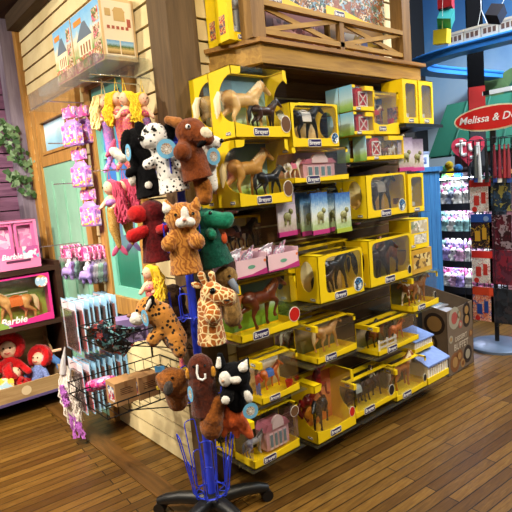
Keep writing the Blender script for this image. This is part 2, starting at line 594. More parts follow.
part('bracket', MB().prism([(0, -.02), (0, -.1), (-.3, -.02)], -.02, -.014, 'yz'), BLACK, o)
# ------------------------------------------------------------------ toy horses
def horse_fn(pose):
    legs = {'stand': [(.27, .0, 0), (.27, .03, 0), (-.3, 0, 0), (-.3, -.06, 0)],
            'walk': [(.27, .14, .0), (.27, -.1, .0), (-.3, .1, 0), (-.3, -.14, 0)],
            'trot': [(.27, .2, .22), (.27, -.06, 0), (-.3, .12, 0), (-.3, -.2, .08)]}[pose]

    def f(b):
        b.ell((0, 0, .73), (.37, .15, .165)); b.ell((.26, 0, .76), (.17, .14, .19)); b.ell((-.3, 0, .77), (.2, .155, .185))
        b.cap((.28, 0, .82), (.42, 0, .97), .155, .125); b.cap((.42, 0, .97), (.51, 0, 1.08), .12, .09)
        b.cap((.53, 0, 1.1), (.65, 0, 1.0), .088, .066); b.cap((.65, 0, 1.0), (.75, 0, .915), .064, .05)
        for s in (-1, 1):
            b.tube([(.49, s * .04, 1.13), (.495, s * .05, 1.19), (.51, s * .045, 1.25)], [.03, .028, .006], 8)
        for k, (x, dx, up) in enumerate(legs):
            s = 1 if k % 2 else -1
            if k < 2:
                kn = (x + dx * .8, s * .085, .36 + up); ft = (x + dx - (.16 if up else 0), s * .085, .1 + up * .9)
                b.cap((x, s * .08, .68), kn, .085, .046); b.cap(kn, ft, .044, .034)
            else:
                kn = (x + .07 + dx * .3, s * .09, .54); hk = (x - .09 + dx * .9, s * .09, .34 + up); ft = (x - .05 + dx, s * .09, .1 + up)
                b.cap((x, s * .085, .74), kn, .125, .09); b.cap(kn, hk, .085, .045); b.cap(hk, ft, .043, .034)
            b.tube([(ft[0] + .005, ft[1], ft[2]), (ft[0] + .03, ft[1], ft[2] - .1)], [.036, .055], 10)
    return f


HB = {}


def horse_mesh(pose, coat):
    k = (pose, coat.name)
    if k not in HB:
        if pose not in HB: HB[pose] = organic('body', horse_fn(pose), coat, .026, 3)
        me = HB[pose].copy(); me.materials.clear(); me.materials.append(coat); me.name = 'body'
        HB[k] = me
    return HB[k]


def coat(name, c1, c2, scale=3, lo=.4, hi=.6, pts=None):
    """moulded plastic coat; pts = darker lower legs"""
    t = NT(name); v = t.coord()
    c = t.ramp(t.noise(v, scale, 2), [(lo, c1), (hi, c2)])
    if pts:
        s = t.n('SeparateXYZ'); t.l(v, s.inputs[0])
        f = t.ramp(s.outputs[2], [(.3, 'ffffff'), (.5, '000000')])
        m = t.n('MixRGB'); t.l(f, m.inputs[0]); t.l(c, m.inputs[1]); m.inputs[2].default_value = lin(pts); c = m.outputs[0]
    t.set(.35, 0, .5, 0, c)
    return t.m


CO = dict(palomino=(coat('coat_palomino', 'd9a860', 'ecc98c'), 'f0dfb8'), gold=(coat('coat_gold', 'bd8438', 'd6a355'), 'e9cf98'),
          chestnut=(coat('coat_chestnut', '5a2410', '78381a'), 'b8682a'), bay=(coat('coat_bay', '6b3618', '8a4b22', pts='1b120d'), '17100c'),
          darkbay=(coat('coat_dark_bay', '2c1910', '45281a', pts='120c09'), '100b09'), black=(coat('coat_black', '101012', '1d1d22'), '0c0c0d'),
          pinto=(coat('coat_pinto', '8a4b26', 'f0e8da', 2.2, .49, .53), 'f0e6d4'), grey=(coat('coat_grey', '7d7d84', 'a9a9b0'), '4a4a50'),
          red=(coat('coat_red', '7d1210', 'a81f17'), '5c0d0c'), orange=(coat('coat_orange', 'c4601f', 'd9762b'), '7d3512'),
          lightbay=(coat('coat_light_bay', 'c08a4a', 'd8a768'), 'ead3a2'), flax=(coat('coat_flax', '9a5a28', 'b87436'), 'f2e6c8'),
          white=(coat('coat_white', 'e4e0d8', 'f4f2ee'), 'ece6da'))
HAIRM = {}
BLKT = {}


def toy_horse(c, loc, s, face, label, pose='walk', rz=0, blanket=None, pitch=0, cat='toy horse', rider=None):
    mat, hair = CO[c]
    if hair not in HAIRM: HAIRM[hair] = plain('mane_' + hair, hair, .5)
    hm = HAIRM[hair]
    o = thing('toy_horse', label, cat, loc, (0 if face > 0 else PI) + rz)
    if pitch: o.rotation_euler = Euler((0, -pitch, o.rotation_euler.z))
    o.scale = (s * 1.16, s, s)
    link('body', horse_mesh(pose, mat), o)
    m = MB()
    for i in range(7):
        u = i / 6
        x = .5 - .26 * u; z = 1.16 - .24 * u
        m.tube([(x, 0, z), (x - .06, -.05, z - .0), (x - .04, -.09, z - .13), (x - .07, -.1, z - .2)], [.03, .035, .03, .01], 6)
    m.tube([(.51, 0, 1.18), (.58, -.01, 1.15), (.62, -.02, 1.07)], [.03, .03, .008], 6)
    part('mane', m, hm, o)
    tl = MB()
    tl.tube([(-.45, 0, .88), (-.54, 0, .86), (-.6, .01, .7), (-.6, 0, .5), (-.64, 0, .3)], [.03, .055, .075, .07, .012], 8)
    tl.tube([(-.47, .02, .87), (-.56, .03, .8), (-.56, .04, .6), (-.66, .03, .42)], [.03, .04, .05, .01], 8)
    part('tail', tl, hm, o)
    for sy in (-.076, .076): part('eye', MB().ell((.59, sy, 1.06), .016, seg=8, rings=6), BLACK, o)
    if blanket:
        if blanket not in BLKT: BLKT[blanket] = plain('blanket_' + blanket, blanket, .7)
        bl = MB()
        arc = [(.155 * math.cos(a), .74 + .185 * math.sin(a)) for a in [PI * k / 10 for k in range(11)]]
        ins = [(y * .9, .74 + (z - .74) * .9) for y, z in arc]
        poly = [(-.17, .6)] + [(-y, z) for y, z in arc] + [(.17, .6)] + [(.15, .6)] + [(y, z) for y, z in ins] + [(-.15, .6)]
        bl.prism(poly, -.18, .16, 'yz')
        bl.ell((-.02, 0, .935), (.13, .1, .035))
        part('saddle_blanket', bl, BLKT[blanket], o)
    return o


def doll_rider(loc, s, label, shirt, trousers, hair='2a1a10', ride=True):
    o = thing('toy_rider', label, 'toy figure', loc); o.scale = (s, s, s)
    def tor(b):
        b.cap((0, 0, .0), (0, 0, .34), .1, .12); b.cap((0, -.12, .34), (.1, -.2, .12), .045, .035); b.cap((0, .12, .34), (.1, .2, .12), .045, .035)
    link('torso', organic('torso', tor, plain('shirt_' + shirt, shirt, .6), .02, 2), o)
    for q in (-1, 1):
        def lg(b):
            if ride: b.cap((0, q * .06, 0), (.12, q * .2, -.2), .075, .06); b.cap((.12, q * .2, -.2), (.02, q * .21, -.48), .055, .04); b.cap((.02, q * .21, -.48), (.12, q * .21, -.5), .04, .03)
            else: b.cap((0, q * .06, 0), (0, q * .08, -.5), .07, .045); b.cap((0, q * .08, -.5), (.09, q * .08, -.52), .04, .03)
        link('leg', organic('leg', lg, plain('trousers_' + trousers, trousers, .6), .02, 2), o)
    part('head', MB().ell((0, 0, .54), (.085, .08, .105)).ell((.085, 0, .53), .018).cyl((0, 0, .42), (0, 0, .48), .04), SKIN, o)
    part('hair', MB().ell((-.02, 0, .57), (.09, .09, .095)).ell((-.07, 0, .47), (.04, .07, .1)), plain('rider_hair_' + hair, hair, .7), o)
    return o


# ------------------------------------------------------------------ window cartons
BG = dict(sky=[(0, '5f8a45'), (.22, '96b95c'), (.35, 'b4ccc8'), (.6, '8fbcd0'), (.8, '6a90a8'), (1, '3a5a74')],
          tan=[(0, '7a6a3c'), (.3, 'b79c66'), (.6, 'd8c9a0'), (1, 'b9a67c')], grass=[(0, '4d7d25'), (.3, '7fae3a'), (.42, 'a8bcb0'), (.6, '5f8496'), (1, '3d5f78')],
          dusk=[(0, '3f4a2c'), (.35, '6a6448'), (.6, '8c8272'), (1, '4a4a55')], barn=[(0, '8a7a4a'), (.4, 'c4b28a'), (.7, 'e2ddd0'), (1, '9fb8c8')],
          pink=[(0, '8fae6a'), (.3, 'd9a9b4'), (.7, 'e4c2c8'), (1, 'c79aa8')], dark=[(0, '2b3320'), (.4, '3f4434'), (.7, '4c4b48'), (1, '2a2a2c')],
          canyon=[(0, 'b06a2a'), (.3, 'cf8a3f'), (.6, 'c97a5a'), (1, 'b0685a')])


def lift(c, k=1.22):
    return '%02x%02x%02x' % tuple(min(255, int(int(c[i:i + 2], 16) * k)) for i in (0, 2, 4))


BGM = {k: scenic('card_' + k, [(p, lift(c)) for p, c in v]) for k, v in BG.items()}
BADGE = dict(red=plain('badge_red', 'c22018', .35), brown=plain('badge_brown', '6a4a30', .35), blue=art('badge_blue', ['1a2a4a', '3d86c4', 'e8f0f4', '222222'], 60, .3), black=plain('badge_black', '15151a', .3))
RIM = plain('badge_rim', 'f4f1e6', .4)
PURPLE = plain('logo_purple', '241a52', .35)
BOXG = 'yellow horse boxes on the right wall'


def logo(parent, loc, w, face=FRONT):
    h = w * .4
    k = ('logo', round(w, 3))
    if k not in TXT:
        def rr(w, h, e): return [(x * w / 2 * (1 if abs(x) < 1 else 1), y * h / 2) for x, y in ((-.9, -1), (.9, -1), (1, -.6), (1, .6), (.9, 1), (-.9, 1), (-1, .6), (-1, -.6))]
        TXT[k] = (MB().prism(rr(w, h, 0), 0, .0012, 'xy').mesh('logo', RIM), MB().prism(rr(w * .95, h * .88, 0), .0012, .0018, 'xy').mesh('field', PURPLE))
    a, b_ = TXT[k]
    o = link('logo', a, parent, M=Matrix.Translation(loc) @ face)
    link('field', b_, o)
    link('lettering', text_mesh('Breyer', h * .78, WHITE, .0003, .0004), o, M=Matrix.Translation((0, 0, .0021)))
    return o


def badge(parent, loc, r, kind, oval=1.0):
    M = Matrix.Translation(loc) @ FRONT
    o = link('badge', MB().lathe([(r, 0), (r, .0014)], 24).mesh('badge', RIM), parent, M=M @ Matrix.Diagonal((oval, 1, 1, 1)))
    link('badge_picture', MB().lathe([(r * .92, .0014), (r * .92, .002)], 24).mesh('badge_picture', BADGE[kind]), o)
    return o


def arc(cx, cz, rx, rz, a0, a1, n=10):
    return [(cx + rx * math.cos(math.radians(a0 + (a1 - a0) * i / n)), cz + rz * math.sin(math.radians(a0 + (a1 - a0) * i / n))) for i in range(n + 1)]


T = .003


def carton(x, z, w, h, label, y=-.36, d=.165, st='arch', bg='sky', bd=None, fl=0.0, fb=.17, lg=.45, group=BOXG, sidelogo=True):
    o = thing('horse_box', label, 'toy box', (x, y, z), 0, group)
    if st == 'arch':
        c = MB()
        c.box(0, 0, 0, w, d, T)
        zb, zt = h * (fb + .05), h * .88
        # left and right walls, each with a bow shaped opening that meets the front fold
        for x0 in (0, w - T):
            yo = d * .62
            poly = [(0, 0), (d, 0), (d, h), (0, h), (0, zt)] + arc(0, (zb + zt) / 2, yo, (zt - zb) / 2, 90, -90, 12)[1:] if not fl else None
            if poly: c.prism([(p, q) for p, q in poly], x0, x0 + T, 'yz')
            else: c.ring(0, 0, d, h, arc(d * .5, (zb + zt) / 2, d * .3, (zt - zb) / 2, 0, 350, 24), x0, x0 + T, 'yz')
        if fl:
            ix0, ix1 = fl * w, w * .965
            a = .032
            loop = arc(ix1 - a, h * .96 - a, a, a, 0, 90, 5) + arc(ix0 + a, h * .93 - a, a, a, 90, 180, 5) + arc(ix0 + a, h * fb + a, a, a, 180, 270, 5) + arc(ix1 - a, h * fb + a, a, a, 270, 360, 5)
            c.ring(0, 0, w, h, loop, 0, T, 'xz')
        else:
            c.prism([(0, 0), (w, 0), (w, h * .28), (w * .95, h * .22), (w * .8, h * fb), (w * .35, h * fb * .92), (w * .12, h * (fb + .02)), (0, zb)], 0, T, 'xz')
            c.prism([(0, zt), (w * .1, zt), (w * .16, h * .9), (w * .18, h), (0, h)], 0, T, 'xz')
            c.prism([(w * .93, h * .86), (w, h * .8), (w, h), (w * .93, h)], 0, T, 'xz')
        c.box(0, d * .75, h - T, w, d, h)
        c.box(0, 0, h - T, w * .17, d, h)
        c.box(w * .97, 0, h - T, w, d, h)
        part('carton', c, YEL, o)
        part('backdrop', MB().box(T * 1.2, d - T * 1.5, T, w - T * 1.2, d - T * .2, h - T), BGM[bg], o)
        f = MB().box(w * .17, 0.001, h - .002, w * .97, d * .75, h - .0006)
        f.box(.0005, .0005, zb - .01, .001, d * .6, zt + .005) if not fl else None
        f.box(.004, T + .0004, h * fb, w - .004, T + .001, h - .004)
        part('window', f, FILM, o)
    else:
        lip = h * fb
        c = MB().box(0, 0, 0, w, d, T)
        c.prism([(0, 0), (w, 0), (w, lip * 1.05), (w * .8, lip), (w * .5, lip * .82), (w * .2, lip * .8), (0, lip)], 0, T, 'xz')
        for x0 in (0, w - T):
            c.prism([(0, 0), (d, 0), (d, lip), (0, lip)], x0, x0 + T, 'yz')
        c.box(0, d - T, 0, w, d, h)
        # rolled bar along the top of the left side, thin bars along back and right edges
        c.box(-.001, 0, h - h * .15, .02, d, h)
        c.box(.02, d * .78, h - .012, w, d, h); c.box(.02, d * .3, h - .008, w, d * .46, h)
        c.box(w - .012, 0, h - .012, w, d, h); c.box(w - .012, 0, h * .84, w, T * 2, h)
        part('carton', c, YEL, o, bevel=.0012)
        part('backdrop', MB().box(.004, d - T * 1.6, lip * .3, w - .004, d - T * .9, h - .013), BGM[bg], o)
        f = MB().box(.006, .001, h - .003, w - .012, d * .7, h - .002).box(.02, T + .0004, lip * .7, w - .012, T + .0012, h - .004)
        f.box(.0005, T, lip, .0012, d - T, h * .84).box(w - .0012, T, lip, w - .0005, d - T, h - .014)
        part('window', f, FILM, o)
    lw = min(.098, w * .28)
    logo(o, (w * lg if st == 'arch' else w * .32, -.0005, h * fb * .48), lw)
    if sidelogo: logo(o, (-.0015, d * .3, h * .07 if st == 'arch' else h * .925), .035, LEFT)
    if bd: badge(o, (w * bd[1], -.0006, h * bd[2]), h * bd[3], bd[0], bd[4] if len(bd) > 4 else 1)
    return o


def B(x, z, w, h, label, contents=(), **k):
    o = carton(x, z, w, h, label, **k)
    y = k.get('y', -.36); d = k.get('d', .165)
    for c in contents:
        kind, xf, sc, face, lab = c[:5]
        ex = c[5] if len(c) > 5 else {}
        yy = y + d * ex.pop('yf', .5)
        toy_horse(kind, (x + w * xf, yy, z + .003 + ex.pop('dz', 0)), h * sc, face, lab, **ex)
    return o


# first column (nearest the corner)
B(.05, 1.735, .335, .31, 'topmost yellow box of the first column, palomino mare and dark foal inside', [('palomino', .4, .66, 1, 'palomino toy mare in the topmost box of the first column', dict(yf=.62, dz=.03)), ('darkbay', .66, .42, 1, 'dark toy foal in front of the palomino mare in the topmost box', dict(yf=.3, pose='stand', dz=.03))], bd=('brown', .92, .2, .13, .8))
B(.05, 1.735, .335, .31, 'yellow box standing behind the topmost box of the first column', [('palomino', .35, .66, 1, 'palomino toy mare in the box behind the topmost one', dict(dz=.03))], y=-.193)
B(.04, 1.428, .325, .3, 'second yellow box of the first column, golden mare and black foal inside', [('gold', .42, .66, 1, 'golden toy mare in the second box of the first column', dict(yf=.62, dz=.03)), ('black', .7, .42, 1, 'black toy foal in front of the golden mare', dict(yf=.3, dz=.03))], bd=('brown', .93, .22, .13, .8))
B(.04, 1.428, .325, .3, 'yellow box standing behind the second box of the first column', [('gold', .35, .66, 1, 'golden toy mare in the box behind the second one', dict(dz=.03))], y=-.193)
B(.10, 1.114, .23, .26, 'yellow box in shadow behind the pink counter bins', [('pinto', .3, .5, -1, 'black and white toy horse in the box behind the pink bins', dict(dz=.09)), ('black', .68, .5, 1, 'black toy horse in the box behind the pink bins', dict(dz=.09))], y=-.15, d=.12, st='tray', bg='tan')
B(-.02, .815, .365, .265, 'big yellow box with a chestnut horse and a red round badge', [('chestnut', .52, .74, 1, 'chestnut toy horse with a flaxen tail in front of a blue barn picture', dict(pose='trot', dz=.022))], st='tray', bg='grass', fb=.14, bd=('red', .93, .24, .14), d=.15)
B(.07, .49, .25, .205, 'small yellow box with red bucket and blue blanket horse, first column', [('orange', .5, .52, 1, 'small chestnut toy horse wearing a blue blanket beside a red bucket', dict(blanket='3f6fc4', dz=.025, yf=.55))], st='tray', bg='barn', d=.15)
B(-.01, .2, .3, .235, 'lowest yellow box of the first column with a pink toy house', [('grey', .22, .4, 1, 'dark grey toy horse beside the pink toy house', dict(dz=.02, pose='stand'))], st='tray', bg='dark', bd=('brown', .93, .82, .12), d=.15)
B(-.01, .2, .3, .235, 'yellow box standing behind the lowest box of the first column', [('black', .2, .5, 1, 'black toy horse in the box behind the pink toy house', dict(dz=.02))], st='tray', bg='dark', y=-.19, d=.15)
# second column
B(.395, 1.688, .345, .215, 'yellow box with a black horse on top of the pink stable box', [('black', .5, .78, 1, 'black toy horse in the box on top of the pink stable box', dict(dz=.03, blanket='e8e4dc'))], fl=.05, fb=.2, bd=('blue', .9, .2, .13), bg='barn')
B(.39, 1.515, .41, .172, 'yellow box with a pink toy stable inside', [('white', .18, .5, 1, 'small white toy horse beside the pink toy stable', dict(dz=.02, blanket='d87a9a'))], st='tray', bg='pink', fb=.16)
B(.51, .887, .365, .25, 'front yellow box with a black horse and a blue round badge', [('black', .6, .76, 1, 'black toy horse facing right in the front box of the second column', dict(yf=.6, dz=.02)), ('darkbay', .28, .5, 1, 'dark toy foal at the left in the front box of the second column', dict(yf=.35, dz=.02))], fl=.15, bd=('blue', .86, .2, .16), bg='tan')
B(.46, .887, .5, .285, 'larger yellow box half hidden behind the black foal box', [('darkbay', .22, .6, 1, 'dark brown toy horse in the half hidden larger box', dict(dz=.02))], y=-.19, fl=.1, bg='dusk')
B(.46, .576, .32, .2, 'yellow box with a light bay horse lifting its head', [('lightbay', .52, .72, 1, 'light bay toy horse with head held high in an open tray box', dict(dz=.022))], st='tray', bg='dusk')
B(.46, .576, .32, .2, 'yellow box standing behind the light bay horse box', [('pinto', .2, .6, 1, 'pinkish pinto toy horse behind the light bay one', dict(dz=.022))], st='tray', bg='pink', y=-.193)
B(.42, .15, .315, .32, 'tall yellow box with a red rearing horse and a black horse', [('red', .52, .58, 1, 'red toy horse rearing in the tall yellow box', dict(pose='trot', dz=.12, pitch=.6, yf=.6)), ('black', .3, .5, -1, 'black toy horse beside the red rearing horse', dict(yf=.35, dz=.04, rz=.5))], bg='canyon', bd=('red', .9, .27, .09, .8), d=.18)
# third column
B(1.07, 1.755, .25, .245, 'yellow box with a small chestnut horse under a red and blue blanket, top right', [('flax', .5, .4, 1, 'small chestnut toy horse wearing a red blanket, top right shelf', dict(blanket='c42a24', dz=.06))], st='tray', bg='barn', fb=.28, y=-.34)
B(.94, 1.285, .385, .245, 'yellow box with a dark bay horse under a grey blanket', [('darkbay', .56, .8, 1, 'dark bay toy horse with a grey blanket in a round cornered window', dict(dz=.02, blanket='a39a90'))], fl=.12, bd=('blue', .87, .22, .15), bg='tan')
B(.94, 1.285, .385, .245, 'yellow box standing behind the grey blanket horse box', [('bay', .4, .62, 1, 'bay toy horse in the box behind the grey blanket horse', dict(dz=.02))], fl=.12, bg='dusk', y=-.193)
B(.93, .892, .42, .27, 'large yellow box with two dark brown horses', [('darkbay', .3, .72, 1, 'dark brown toy horse at the left of the large box', dict(dz=.02, rz=-.5)), ('bay', .68, .78, -1, 'tall brown toy horse at the right of the large box', dict(dz=.02, rz=.3))], bg='dusk', fl=.08, bd=('black', .93, .17, .1, .7))
B(1.34, .658, .3, .215, 'yellow box with brown and white horses at the far end', [('pinto', .32, .68, -1, 'brown and white toy horse lowering its head at the far end', dict(dz=.02)), ('flax', .62, .74, 1, 'white maned brown toy horse standing at the far end', dict(dz=.02, pose='stand'))], st='tray', bg='dark', bd=('black', .85, .3, .12, .5))
B(.97, .477, .42, .172, 'yellow farm set box with a white fence and an orange foal', [('bay', .25, .74, 1, 'bay toy horse behind the white toy fence', dict(yf=.55, dz=.02)), ('orange', .66, .6, 1, 'orange toy foal in the farm set box', dict(yf=.4, dz=.02)), ('black', .55, .74, -1, 'black toy horse at the back of the farm set box', dict(yf=.75, dz=.02))], st='tray', bg='dusk')
B(.735, .178, .385, .2, 'yellow box with a black horse and a rider in white', [('black', .3, .66, 1, 'black toy horse wearing a pale blanket beside the rider', dict(dz=.02, blanket='b8c8c8')), ('darkbay', .66, .72, 1, 'dark toy horse ridden by the figure in white', dict(dz=.02))], st='tray', bg='dark', bd=('black', .88, .32, .17, .8))
B(1.125, .146, .335, .2, 'yellow box with a flaxen maned brown horse on the lowest shelf', [('flax', .5, .9, 1, 'brown toy horse with a pale mane on the lowest shelf', dict(dz=.02, pose='stand'))], st='tray', bg='dark', bd=('black', .93, .3, .13, .7))

# loose toys inside the cartons
doll_rider((.985, -.28, .178 + .15), .12, 'white shirted toy rider on the dark horse of the lowest shelf', 'e9ecec', '2b2b30')
doll_rider((.2, -.275, .225 + .055), .1, 'small toy figure standing beside the grey horse', '8a9ab0', '3a3a4a', ride=False)
doll_rider((.1, -.3, .515 + .06), .11, 'small toy figure in red beside the blanket horse', 'b3262a', '3f6fc4', ride=False)
f = thing('toy_fence', 'white toy fence standing before the bay toy horse', 'toy fence', (1.10, -.33, .48))
for q in (-.08, 0, .08): part('post', MB().box(q - .005, -.004, 0, q + .005, .004, .075), WHITE, f)
for q in (.025, .055): part('rail', MB().box(-.09, -.006, q, .09, -.003, q + .012), WHITE, f)
PINKH = plain('pink_wall', 'd7a6b6', .5); PINKR = plain('pink_roof', 'c4748c', .5); LILAC = plain('lilac_trim', 'e9d4dc', .5); GLZ = plain('toy_glass', '6d8a9a', .2)


def toy_house(loc, w, h, d, label, cat='toy house'):
    o = thing('toy_house', label, cat, loc)
    part('wall', MB().box(-w / 2, 0, 0, w / 2, d, h * .62), PINKH, o, bevel=.001)
    part('roof', MB().prism([(-w * .56, h * .6), (w * .56, h * .6), (w * .4, h * .8), (-w * .4, h * .8)], -.006, d, 'xz'), PINKR, o)
    part('gable', MB().prism([(-w * .25, h * .62), (w * .25, h * .62)] + arc(0, h * .72, w * .25, h * .28, 0, 180, 10), -.01, .004, 'xz'), LILAC, o)
    for q in (-.3, -.1, .1, .3):
        a = part('door', MB().box(q * w - w * .08, -.004, 0, q * w + w * .08, 0, h * .5), LILAC, o)
        part('pane', MB().box(q * w - w * .055, -.006, h * .08, q * w + w * .055, -.004, h * .46), GLZ, a)
    return o


toy_house((.19, -.31, .222), .15, .165, .08, 'pink toy house with double doors in the lowest box of the first column')
toy_house((.635, -.3, 1.535), .24, .125, .1, 'pink toy stable with arched gable in the second column', 'toy stable')
REDB = plain('bucket_red', 'c9211f', .4)
for (px, pz, yy, lab) in ((.285, .52, -.32, 'red toy bucket at the right of the blanket horse'), (1.275, 1.83, -.31, 'pink red toy bucket on the top right shelf')):
    b_ = thing('toy_bucket', lab, 'toy bucket', (px, yy, pz)); b_.location.z = pz - .02
    part('pail', MB().lathe([(.014, 0), (.021, .04), (.019, .04), (.012, .004)], 16), REDB, b_)
    part('handle', MB().tube([(.02 * math.cos(a), 0, .04 + .02 * math.sin(a)) for a in [PI * k / 8 for k in range(9)]], .0015, 6), CHROME, b_)

# tall figure boxes, barn boxes, playset boxes
SILV = art('figure_print', ['e4e8ee', 'b8c0d0', '6a80c0', 'f4f4f8', 'c86a44', 'ece0c0', '9a9eaa'], 55)
PANELG = [('tall yellow figure box, left of the two on the black shelf', 1.335, 1.818, .155, .262), ('tall yellow figure box, right of the two on the black shelf', 1.505, 1.818, .16, .262)]


def figure_box(x, y, z, w, h, d, label, group=None, pm=None, mat=None):
    o = thing('figure_box', label, 'toy box', (x, y, z), 0, group)
    c = MB().ring(0, 0, w, h, [(w * .2, h * .14), (w * .9, h * .14), (w * .9, h * .86), (w * .8, h * .9), (w * .3, h * .9), (w * .2, h * .86)], 0, T)
    c.box(0, T, 0, T, d, h).box(w - T, T, 0, w, d, h).box(0, d - T, 0, w, d, h).box(0, 0, h - T, w, d, h).box(0, 0, 0, w, d, T)
    part('carton', c, mat or YEL, o)
    part('insert_card', MB().box(.006, d * .6, .006, w - .006, d * .62, h - .006), pm or SILV, o)
    part('figure', MB().cyl((w * .55, d * .4, h * .15), (w * .55, d * .4, h * .5), w * .1, w * .14).ell((w * .55, d * .4, h * .62), w * .16).cyl((w * .55, d * .4, h * .64), (w * .55, d * .4, h * .8), w * .05).box(w * .3, d * .3, h * .16, w * .8, d * .5, h * .26), plain('figure_silver', 'd4d8e0', .3), o)
    part('window', MB().box(w * .15, T + .0005, h * .1, w * .95, T + .0012, h * .94), FILM, o)
    logo(o, (w * .5, -.0005, h * .07), w * .35)
    part('side_picture', MB().box(-.001, d * .25, h * .12, 0, d * .75, h * .4), art('side_print', ['7a4a2a', 'd9b070', '3a4a6a', 'c43a2a'], 60), o)
    return o


for lab, x, z, w_, h_ in PANELG: figure_box(x, -.36, z, w_, h_, .15, lab)
figure_box(1.35, -.36, 1.28, .165, .24, .15, 'narrow tall yellow box with a brown figure beside the grey blanket horse', pm=art('brown_print', ['5a3a24', '8a6a4a', '3a2a20', 'b0a090'], 30))
# rear pair on the ledge
BARN = art('barn_print', ['7a1a16', 'a8251e', '8a5a3a', '3a2a20', 'c9a06a'], 40)
SKYSIDE = scenic('side_sky', [(0, '7ab04a'), (.25, 'a8cc7a'), (.5, 'c0e0ec'), (1, '7cc0e4')])
for i, (x, z, w_, h_, yy, lab) in enumerate(((.865, 1.878, .19, .135, -.36, 'uppermost red barn box with a blue side in the stack of three'), (.865, 1.75, .18, .122, -.36, 'middle red barn box with a blue side in the stack of three'),
                                    (.96, 1.61, .36, .135, -.36, 'wide red barn box with a blue side at the foot of the stack'), (.865, 1.878, .19, .135, -.265, 'blue sided box behind the uppermost red barn box'),
                                    (.865, 1.75, .18, .122, -.265, 'blue sided box behind the middle red barn box'), (.93, 1.61, .36, .135, -.265, 'blue sided box behind the wide red barn box'))):
    o = thing('barn_box', lab, 'toy box', (x, yy, z), 0, 'barn boxes with blue sides')
    d = .09
    part('carton', MB().box(0, 0, 0, w_, d, T).prism([(0, 0), (w_, 0), (w_, h_ * .2), (0, h_ * .15)], 0, T, 'xz').box(w_ - T, 0, 0, w_, d, h_).box(0, d - T, 0, w_, d, h_).box(0, 0, h_ - .014, w_ * .15, T, h_).box(w_ * .6, 0, h_ * .82, w_, d * .4, h_), YEL, o)
    part('blue_side', MB().box(-.001, 0, 0, T, d, h_), SKYSIDE, o)
    part('backdrop', MB().box(.004, d - .006, .004, w_ - .004, d - .004, h_ - .004), BGM['barn'], o)
    xb = w_ * (.55 if w_ < .3 else .3)
    bw = .1
    g = part('barn_wall', MB().box(xb - bw / 2, d * .25, h_ * .18, xb + bw / 2, d * .6, h_ * .72).prism([(xb - bw * .56, h_ * .7), (xb + bw * .56, h_ * .7), (xb + bw * .3, h_ * .93), (xb - bw * .3, h_ * .93)], d * .25, d * .6), plain('barn_red', 'c4241e', .5), o)
    k = MB()
    xc, zc, s_ = xb + .012, h_ * .5, .034
    for sg in (-1, 1): k.prism([(xc - s_, zc - sg * s_ - .004), (xc + s_, zc + sg * s_ - .004), (xc + s_, zc + sg * s_ + .004), (xc - s_, zc - sg * s_ + .004)], d * .25 - .004, d * .25 - .001)
    k.ring(xc - s_ - .006, zc - s_ - .006, xc + s_ + .006, zc + s_ + .006, [(xc - s_, zc - s_), (xc + s_, zc - s_), (xc + s_, zc + s_), (xc - s_, zc + s_)], d * .25 - .004, d * .25 - .001)
    part('white_door_cross', k, WHITE, g)
    part('window', MB().box(.004, T + .0004, h_ * .15, w_ - .004, T + .001, h_ - .003).box(.004, T, h_ - .0015, w_ - .004, d - T, h_ - .0006), FILM, o)
    logo(o, (w_ * .25, -.0005, h_ * .09), .04)
toy_horse('white', (1.25, -.315, 1.615), .075, 1, 'small white toy horse in the wide red barn box')
toy_horse('bay', (1.17, -.325, 1.615), .07, 1, 'small bay toy horse in the wide red barn box')

PSET = art('playset_print', ['d8d0c0', '9aa08a', 'c2b090', 'eee8dc', '7a8a6a', 'b09a7a'], 26)
o = thing('playset_box', 'yellow and white printed playset box beside the dark brown horses', 'toy box', (1.37, -.34, 1.047))
part('carton', MB().box(0, 0, 0, .215, .15, .185), YEL, o, bevel=.002)
part('upper_picture', MB().box(.02, -.001, .1, .2, 0, .175), PSET, o); part('lower_picture', MB().box(.05, -.001, .03, .19, 0, .09), art('playset_grid', ['e8e4da', 'b8b0a0', 'd0c8ba', '98907e'], 50), o)
logo(o, (.035, -.0012, .02), .04)
o = thing('playset_box', 'flat yellow box under the printed playset box', 'toy box', (1.37, -.34, .89))
part('carton', MB().box(0, 0, 0, .24, .15, .15), plain('ochre_carton', 'c99a2e', .5), o, bevel=.002)
part('front_picture', MB().box(.03, -.001, .03, .22, 0, .12), art('brown_play', ['8a6a3a', 'c8a050', '5a4428', 'd8c080'], 22), o)
# blue roofed stable boxes
ROOFB = plain('blue_roof', '6f86bd', .6, var=.15, vs=30)
for x, z, w_, h_, yy, lab in ((1.47, .146, .255, .19, -.36, 'larger toy stable with a blue roof at the end of the lowest shelf'), (1.47, .338, .22, .12, -.27, 'smaller toy stable with a blue roof above the larger one')):
    o = thing('toy_stable', lab, 'toy stable', (x, yy, z), 0, 'blue roofed toy stables')
    d = .15
    part('base', MB().box(0, -.004, 0, w_, d, h_ * .22), YEL, o)
    part('wall', MB().box(.006, .004, h_ * .22, w_ - .006, d, h_ * .68), plain('stable_cream', 'd9cdb0', .6), o)
    cl = MB()
    for i in range(9): cl.box(.01 + i * (w_ - .03) / 8, -.002, h_ * .22, .02 + i * (w_ - .03) / 8, .004, h_ * .68)
    part('colonnade', cl, WHITE, o)
    part('roof', MB().prism([(-.012, h_ * .66), (d, h_), (d, h_ * .95), (-.012, h_ * .6)], -.006, w_ + .006, 'yz'), ROOFB, o)

